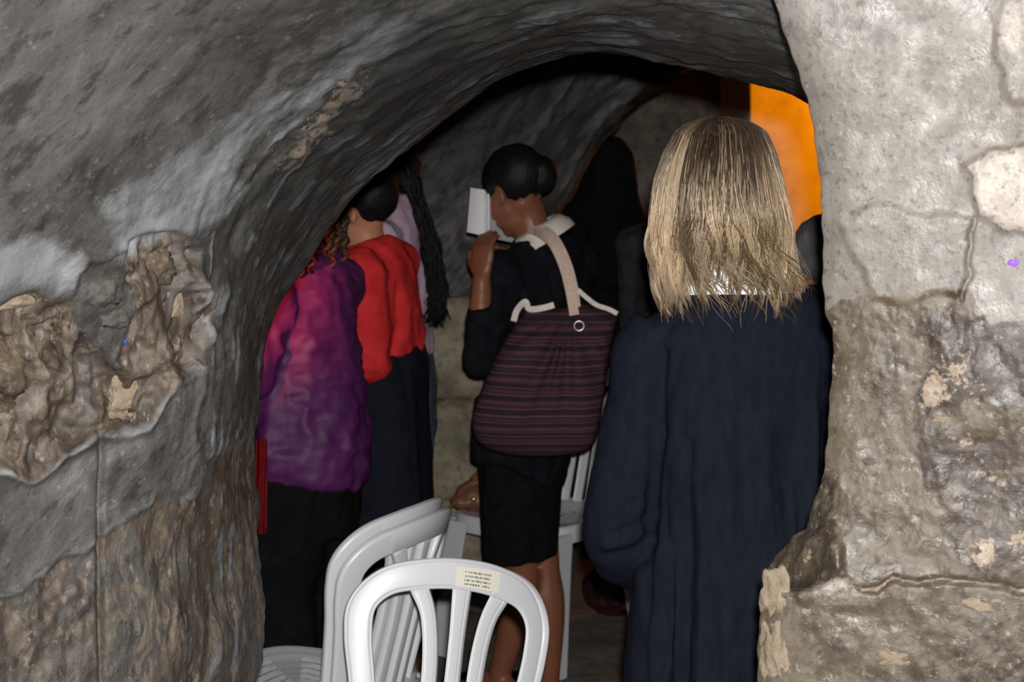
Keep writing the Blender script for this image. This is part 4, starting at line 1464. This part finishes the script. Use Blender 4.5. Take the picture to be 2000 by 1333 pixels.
# tote bag on her shoulder
YT = 4.93
tote = empty('tote_bag', P(1055, 893, YT))
tag(tote, 'slouchy maroon striped cloth tote bag hanging from the shoulder of the bun-haired woman', 'bag')
outl = [(1012, 622), (1030, 606), (1060, 603), (1095, 600), (1130, 592), (1165, 598), (1205, 612), (1204, 630), (1194, 668), (1188, 720), (1180, 780), (1170, 840), (1150, 878), (1105, 890), (1050, 894), (990, 889), (944, 874),
        (924, 848), (922, 815), (936, 770), (960, 715), (985, 665)]
oc = catmull(np.array(outl + outl[:1], float), 121)[:-1]
cen = np.array([1065.0, 765.0])
for nm, sgn in (('bag', 1),):
    vv = []
    nring = 22
    for side in (0, 1):
        for k in range(nring):
            q_ = k / (nring - 1) if side == 0 else 1 - k / (nring - 1)
            if side == 1 and k == 0:
                continue
            p2 = cen + (oc - cen) * max(q_, 0.001)
            th = 0.075 * math.sqrt(max(0.0, 1 - q_ ** 2.6)) * (1 if side == 0 else -1)
            a = np.arctan2(p2[:, 1] - 600, p2[:, 0] - 1115)
            rad = np.hypot(p2[:, 0] - 1115, p2[:, 1] - 600)
            pl = 0.010 * np.sin(a * 19 + 1.2 * np.sin(a * 7)) * np.exp(-((rad - 110) / 110.0) ** 2) * (1 if q_ < 0.995 else 0) + 0.006 * np.sin(a * 9 + 2) * smooth01(rad, 60, 200)
            zt = smooth01(p2[:, 1], 880, 640) * 0.02
            yv = YT - (th * (1 - zt * 12 * 0.0) - 0) - (pl if side == 0 else 0) * math.sqrt(max(0, 1 - q_ ** 4)) + 0.05 * smooth01(p2[:, 1], 700, 600)
            vv.append(np.array([P(p_[0], p_[1], y_) for p_, y_ in zip(p2, yv)]))
    vv = np.concatenate(vv)
    bag_o = part(nm, vv, grid_faces(120, 2 * nring - 1, True), M['tote'], tote)


def band(pts, hw, th, n=30):
    """flat webbing along world points; width roughly in the image plane"""
    p = catmull(np.array(pts), n)
    T = nrm_rows(np.gradient(p, axis=0))
    vw = nrm_rows(p - np.array([0, 0, CAMZ]))
    sd = nrm_rows(np.cross(T, vw))
    b = np.cross(sd, T)
    hwv = hw if not np.isscalar(hw) else np.full(n, hw)
    rows = np.stack([p + sd * hwv[:, None] + b * th, p + sd * hwv[:, None] - b * th, p - sd * hwv[:, None] - b * th, p - sd * hwv[:, None] + b * th], 1)
    ff = [tuple(q_) for q_ in grid_faces(4, n, True)] + [(3, 2, 1, 0), (4 * n - 4, 4 * n - 3, 4 * n - 2, 4 * n - 1)]
    return rows.reshape(-1, 3), ff


for pts, hw in (([P(1122, 616, 4.885), P(1114, 570, 4.90), P(1101, 520, 4.93), P(1080, 476, 4.97), P(1056, 455, 5.03), P(1040, 452, 5.10), P(1036, 470, 5.2)], 0.0125),
                ([P(1128, 600, 4.95), P(1122, 560, 4.97), P(1110, 515, 4.99), P(1090, 472, 5.03), P(1068, 449, 5.09), P(1050, 448, 5.14), P(1044, 470, 5.24)], 0.0085)):
    v, q = band(pts, hw, 0.0022)
    part('strap', v, q, M['strap'], tote, False, None, 'pinkish beige webbing strap')
for pts, hw in (([P(1003, 628, 4.915), P(1010, 606, 4.93), P(1026, 590, 4.95), P(1034, 604, 4.94), P(1060, 602, 4.93), P(1082, 596, 4.93)], 0.008),
                ([P(1128, 566, 4.96), P(1146, 582, 4.96), P(1165, 596, 4.95), P(1188, 604, 4.94), P(1206, 613, 4.93)], 0.006)):
    v, q = band(pts, hw, 0.003)
    part('lining', v, q, M['cream'], tote, False, None, 'cream lining at the opening')
a = np.linspace(0, 2 * np.pi, 25)
rc = P(1131, 637, 4.868)
v, q = tube([rc + 0.0125 * np.array([math.cos(t_), 0.0, math.sin(t_)]) for t_ in a], 0.0022, None, (0, 1, 0), 8, 1, False)
part('ring', v, q, M['steel'], tote, label='small metal ring')

# --- woman in the purple jacket
YP_ = 4.6
pu = Person((-0.5, YP_), 'woman in a shiny purple padded jacket and black trousers, half behind the sooty wall', (-0.88, 0.47),
            [Q(590, 940, YP_), Q(588, 800, YP_), Q(582, 660, YP_), Q(584, 560, YP_), Q(578, 492, YP_)], Q(562, 418, YP_), (-0.75, 0.45, -0.45), M['skin_tan'],
            {'L': (Q(480, 730, 4.42), Q(440, 780, 4.60), (-0.8, 0.5, 0.1), (0.6, 0.4, 0.2)), 'R': (Q(600, 720, 4.76), Q(520, 770, 4.80), (-0.8, 0.3, 0.1), (0, 0, 1))}, 1.58, None, 0.011)


def puff(v, n):
    a = fbm(v * np.array([6, 6, 8]), 3, 15, 0.45, True)
    b = fbm(v * 26, 3, 16)
    c_ = fbm(v * np.array([11, 11, 20]), 3, 18, 0.5, True)
    return v + n * (0.011 * (a - 0.3) + 0.005 * (c_ - 0.3) + 0.002 * b)[:, None]


jk = pu.top(0.030, (0.95, 0.95), None, -0.005, 0.024)[1:]
jk.append(sections([(488, 598, 0.075, 0.070), (515, 596, 0.115, 0.090), (560, 590, 0.150, 0.108), (650, 588, 0.150, 0.122), (730, 590, 0.155, 0.138), (800, 592, 0.165, 0.160), (850, 592, 0.172, 0.168), (905, 588, 0.170, 0.164), (928, 586, 0.168, 0.160)], YP_, pu.l))
pu.add('jacket', jk, M['purple'], 0.0085, 3, puff, 'shiny purple padded jacket')
tr = [sections([(890, 596, 0.155, 0.125), (960, 598, 0.158, 0.125), (1040, 598, 0.150, 0.115)], YP_, pu.l)]
for sg in (0, 1):
    h0, kn, an = pu.legs[sg]
    tr.append(tube([h0, h0 + (kn - h0) * 0.5, kn, an + np.array([0, 0, -0.03])], [0.098, 0.092, 0.082, 0.085], None, pu.f, 16, 4))
pu.add('trousers', tr, M['black'], 0.011, 4, folds(0.008, 9, 3, 9))
pu.raw('hair', *pu.cap((0.094, 0.106, 0.098), (0, -0.026, 0.028), 8, 0.010), M['brownhair'])
pth = []
hl, hf, hu = pu.ax
for k in range(80):
    a = rg.uniform(-1.6, 1.6)
    r0 = pu.head - hf * 0.10 * math.cos(a) + hl * 0.10 * math.sin(a) + hu * rg.uniform(-0.02, 0.07)
    e = rg.uniform(0.06, 0.20)
    ox = -hf * 0.03 * math.cos(a) + hl * 0.03 * math.sin(a)
    pth.append([r0 + hu * 0.02, r0 + ox, r0 + ox * 1.2 + np.array([0.012, 0, -e * 0.6]), r0 + ox * 1.1 + np.array([0.012 + 0.012 * rg.normal(), 0, -e])])
v, q = locks(pth, 0.0075, 6, 0.5, 21, 0.009, 26)
pu.raw('curls', v, q, M['brownhair'], 'dark brown curls')
# red fringed cloth hanging in front of her
rows = []
for k in range(12):
    q_ = k / 11
    for i in range(24):
        u_ = i / 23
        p = P(468 + 52 * u_, 860 + 185 * q_, 4.40)
        p[1] += 0.010 * math.sin(u_ * 26 + 2 * q_) + 0.01 * math.sin(u_ * 9)
        rows.append(p)
rows = np.array(rows)
n_ = len(rows)
ff = grid_faces(24, 12)
rows2 = rows + np.array([0, 0.006, 0])
o = pu.raw('scarf', np.concatenate([rows, rows2]), np.concatenate([ff, ff[:, ::-1] + n_]), M['scarlet'], 'red cloth hanging at the front')

# --- person in the coral red sweater
YR = 5.05
rd = Person((-0.33, YR), 'person in a coral red sweater and long dark skirt with head bowed', (-0.97, 0.25),
            [Q(762, 790, YR), Q(760, 690, YR), Q(750, 600, YR), Q(738, 522, YR), Q(722, 478, YR)], Q(700, 408, YR), (-0.80, 0.36, -0.46), M['skin_tan'],
            {'L': (Q(722, 700, 4.88), Q(655, 735, 4.98), (-0.9, 0.3, 0.1), (0.3, 0.8, 0.1)), 'R': (Q(740, 700, 5.25), Q(680, 730, 5.3), (-0.9, 0.2, 0.1), (-0.2, -0.8, 0.1))}, 1.55, None, 0.010)


def red_disp(v, n):
    x_, y_ = PX(v)
    g = lambda pts, wd: np.exp(-polydist(x_, y_, pts) ** 2 / (2 * wd ** 2))
    d = 0.006 * (fbm(v * np.array([12, 12, 16]), 3, 25, 0.5, True) - 0.3) - 0.012 * g([(778, 560), (775, 640), (768, 700)], 5) - 0.004 * g([(690, 700), (740, 715)], 4) - 0.004 * g([(695, 722), (735, 735)], 4)
    return v + n * d[:, None]


rs = rd.top(0.018, (0.9, 0.9), None, -0.004, 0.020)[1:]
rs.append(sections([(470, 724, 0.068, 0.060), (490, 730, 0.100, 0.072), (525, 740, 0.145, 0.082), (600, 752, 0.145, 0.092), (660, 760, 0.140, 0.090), (690, 762, 0.138, 0.086)], YR, rd.l))
rd.add('sweater', rs, M['red'], 0.0085, 4, red_disp, 'coral red knitted sweater')
rd.add('skirt', [sections([(672, 763, 0.125, 0.072), (720, 762, 0.145, 0.090), (800, 760, 0.160, 0.102), (985, 754, 0.180, 0.128), (1100, 750, 0.195, 0.142), (1165, 748, 0.200, 0.148)], YR, rd.l)], M['navyskirt'], 0.010, 3, folds(0.010, 9, 1.6, 12))
rd.raw('hair', *rd.cap((0.082, 0.094, 0.090), (0.0, -0.046, 0.026), 12, 0.004), M['blackhair'], 'short black hair')

# --- person with long black hair and lilac top
YL = 5.5
li = Person((-0.31, YL), 'person with long wavy black hair and a lilac top behind the red sweater', (-0.97, 0.25),
            [Q(780, 760, YL), Q(778, 650, YL), Q(774, 550, YL), Q(764, 460, YL), Q(752, 410, YL)], Q(744, 348, YL), (-0.80, 0.35, -0.45), M['skin_tan'],
            {'L': (Q(740, 640, 5.36), Q(670, 640, 5.5), (-0.9, 0.3, 0.1), (0.3, 0.8, 0.1)), 'R': (Q(760, 640, 5.7), Q(690, 640, 5.75), (-0.9, 0.2, 0.1), (-0.2, -0.8, 0.1))}, 1.58, None, 0.012)
ls = li.top(0.020, (0.9, 0.9), None, 0.0, 0.018)[1:]
ls.append(sections([(392, 762, 0.075, 0.060), (415, 768, 0.110, 0.078), (460, 774, 0.150, 0.086), (550, 782, 0.150, 0.090), (640, 780, 0.140, 0.084), (690, 780, 0.145, 0.090)], YL, li.l))
li.add('top', ls, M['lilac'], 0.010, 4, folds(0.009, 14, 5, 31), 'pale lilac draped top')
tr = [sections([(680, 782, 0.140, 0.088), (760, 784, 0.150, 0.102), (850, 784, 0.140, 0.095)], YL, li.l)]
for sg in (0, 1):
    h0, kn, an = li.legs[sg]
    tr.append(tube([h0, h0 + (kn - h0) * 0.5, kn, an + np.array([0, 0, -0.03])], [0.092, 0.085, 0.066, 0.062], None, li.f, 16, 4))
li.add('jeans', tr, M['denim'], 0.012, 3, folds(0.006, 12, 5, 19))
li.raw('hair', *li.cap((0.092, 0.110, 0.098), (0, -0.028, 0.026), 14, 0.008), M['blackhair'])
pth = []
for k in range(420):
    t0 = rg.uniform(0, 1)
    dy = rg.uniform(-0.12, 0.14)
    bo = rg.uniform(0, 24)
    ye = rg.uniform(560, 640)
    pth.append([P(735 + 40 * t0, 314 + 10 * rg.uniform(), YL + dy * 0.4), P(768 + 34 * t0 + bo * 0.5, 325 + 34 * rg.uniform(), YL + dy), P(806 + bo, 400, YL + dy), P(830 + bo + 4 * rg.normal(), 490, YL + dy),
                P(839 + bo + 5 * rg.normal(), 560, YL + dy), P(838 + bo + 8 * rg.normal(), ye, YL + dy)])
v, q = locks(pth, 0.0040, 4, 0.4, 22, 0.004, 9)
li.raw('long_locks', v, q, M['blackhair'], 'long loose black locks')

# --- figure in black beyond the second arch
YK = 7.1
bk = Person((0.34, YK), 'figure wrapped in a black veil and robe standing beyond the second arch', (-0.5, 0.87),
            [Q(1172, 640, YK), Q(1174, 560, YK), Q(1176, 490, YK), Q(1178, 425, YK), Q(1178, 385, YK)], Q(1182, 330, YK), (-0.5, 0.8, -0.3), M['skin_tan'],
            {'L': (Q(1105, 560, 6.9), Q(1120, 580, 7.2), (0.3, 0.9, 0), (0, 0, 1)), 'R': (Q(1245, 560, 7.1), Q(1220, 580, 7.3), (-0.3, 0.9, 0), (0, 0, 1))}, 1.55, None, 0.016)
bk.add('robe', [sections([(400, 1178, 0.10, 0.09), (430, 1176, 0.150, 0.11), (500, 1172, 0.185, 0.14), (640, 1168, 0.195, 0.15), (800, 1166, 0.20, 0.16), (1030, 1164, 0.24, 0.20)], YK, (1, 0, 0)),
                tube([bk.arm['L'][0], bk.arm['L'][1]], [0.075, 0.075]), tube([bk.arm['R'][0], bk.arm['R'][1]], [0.075, 0.075])], M['black'], 0.014, 3, folds(0.012, 7, 1.8, 33))
bk.add('veil', [sections([(263, 1180, 0.020, 0.02), (270, 1181, 0.050, 0.055), (290, 1184, 0.080, 0.09), (325, 1186, 0.098, 0.115), (365, 1184, 0.112, 0.125), (400, 1180, 0.140, 0.13), (440, 1176, 0.175, 0.15), (520, 1172, 0.200, 0.165), (560, 1172, 0.205, 0.17)], YK, (1, 0, 0))],
       M['black'], 0.012, 3, folds(0.010, 8, 3, 35))

# --- person in charcoal behind the blonde hair
YG = 6.2
gr = Person((0.53, YG), 'dark clothed person mostly hidden behind the blonde woman', (-0.2, 0.98),
            [Q(1318, 720, YG), Q(1318, 640, YG), Q(1320, 560, YG), Q(1324, 470, YG), Q(1328, 415, YG)], Q(1342, 330, YG), (-0.1, 0.95, -0.2), M['skin_tan'],
            {'L': (Q(1240, 640, 6.2), Q(1265, 690, 6.4), (0.4, 0.8, 0), (0, 0, 1)), 'R': (Q(1398, 640, 6.2), Q(1380, 690, 6.4), (-0.4, 0.8, 0), (0, 0, 1))}, 1.55, None, 0.014)
gr.add('coat', gr.top(0.022, (1, 1), 0.55, 0.0, 0.018), M['charcoal'], 0.012, 3, folds(0.010, 8, 3, 37))
gr.raw('hair', *gr.cap((0.086, 0.102, 0.092), (0, -0.03, 0.026), 17, 0.004), M['brownhair'])

# --- greying head between the blonde hair and the pier
Y8 = 4.35
g8 = Person((0.74, Y8), 'bowed person with greying black hair between the blonde hair and the pier', (-0.25, 0.97),
            [Q(1640, 900, Y8), Q(1640, 800, Y8), Q(1640, 710, Y8 + 0.03), Q(1640, 640, Y8 + 0.05), Q(1640, 595, Y8 + 0.06)], Q(1612, 515, Y8 + 0.1), (-0.2, 0.75, -0.6), M['skin_tan'],
            {'L': (Q(1510, 840, 4.45), Q(1560, 860, 4.65), (0.4, 0.8, 0), (0, 0, 1)), 'R': (Q(1770, 840, 4.45), Q(1720, 860, 4.65), (-0.4, 0.8, 0), (0, 0, 1))}, 1.45, None, 0.014)
g8.add('coat', g8.top(0.022, (1, 1), 0.50, 0.04, 0.018), M['charcoal'], 0.012, 3, folds(0.010, 8, 3, 39))
g8.raw('hair', *g8.cap((0.094, 0.110, 0.098), (0, -0.03, 0.022), 19, 0.005), M['greyhair'], 'greying black hair')

# ------------------------------------------------------------------ bags left on the chair and on the floor
hb = empty('handbag', P(915, 985, 5.55))
tag(hb, 'brown leather handbag on the seat of the white chair behind the skirt', 'bag')
c0 = P(926, 968, 5.56)
v, q = fuse([ell(c0 + np.array([0.03, 0.02, -0.005]), (0.085, 0.055, 0.05)), ell(c0 + np.array([0.05, 0.03, 0.03]), (0.06, 0.045, 0.055)), ell(c0 + np.array([-0.025, 0, -0.02]), (0.045, 0.04, 0.022))], 0.006, 3, folds(0.006, 22, 18, 41))
part('pouch', v, q, M['leather'], hb)
v, q = tube(catmull(np.array([P(930, 950, 5.54), P(905, 968, 5.50), P(885, 985, 5.48), P(876, 996, 5.50)]), 16), 0.007, 0.004, (0, 1, 0), 8, 1)
part('strap', v, q, M['leather'], hb)
v, q = ell(P(925, 976, 5.49), (0.008, 0.005, 0.008), None, 14, 8)
part('clasp', v, q, M['brass'], hb)
fb = empty('floor_bag', P(1195, 1215, 6.0))
tag(fb, 'dark maroon bag on the floor below the elbow of the navy cardigan', 'bag')
c0 = P(1205, 1150, 6.0)
v, q = fuse([ell(c0, (0.115, 0.07, 0.09)), ell(c0 + np.array([0.01, 0, 0.05]), (0.09, 0.055, 0.07))], 0.008, 4, folds(0.006, 16, 14, 43))
part('pouch', v, q, M['maroon'], fb)
v, q = tube(catmull(np.array([c0 + np.array([-0.07, -0.03, 0.06]), c0 + np.array([-0.05, -0.03, 0.16]), c0 + np.array([0.05, -0.03, 0.17]), c0 + np.array([0.08, -0.03, 0.06])]), 20), 0.007, None, (0, 1, 0), 8, 1)
part('handle', v, q, M['maroon'], fb)
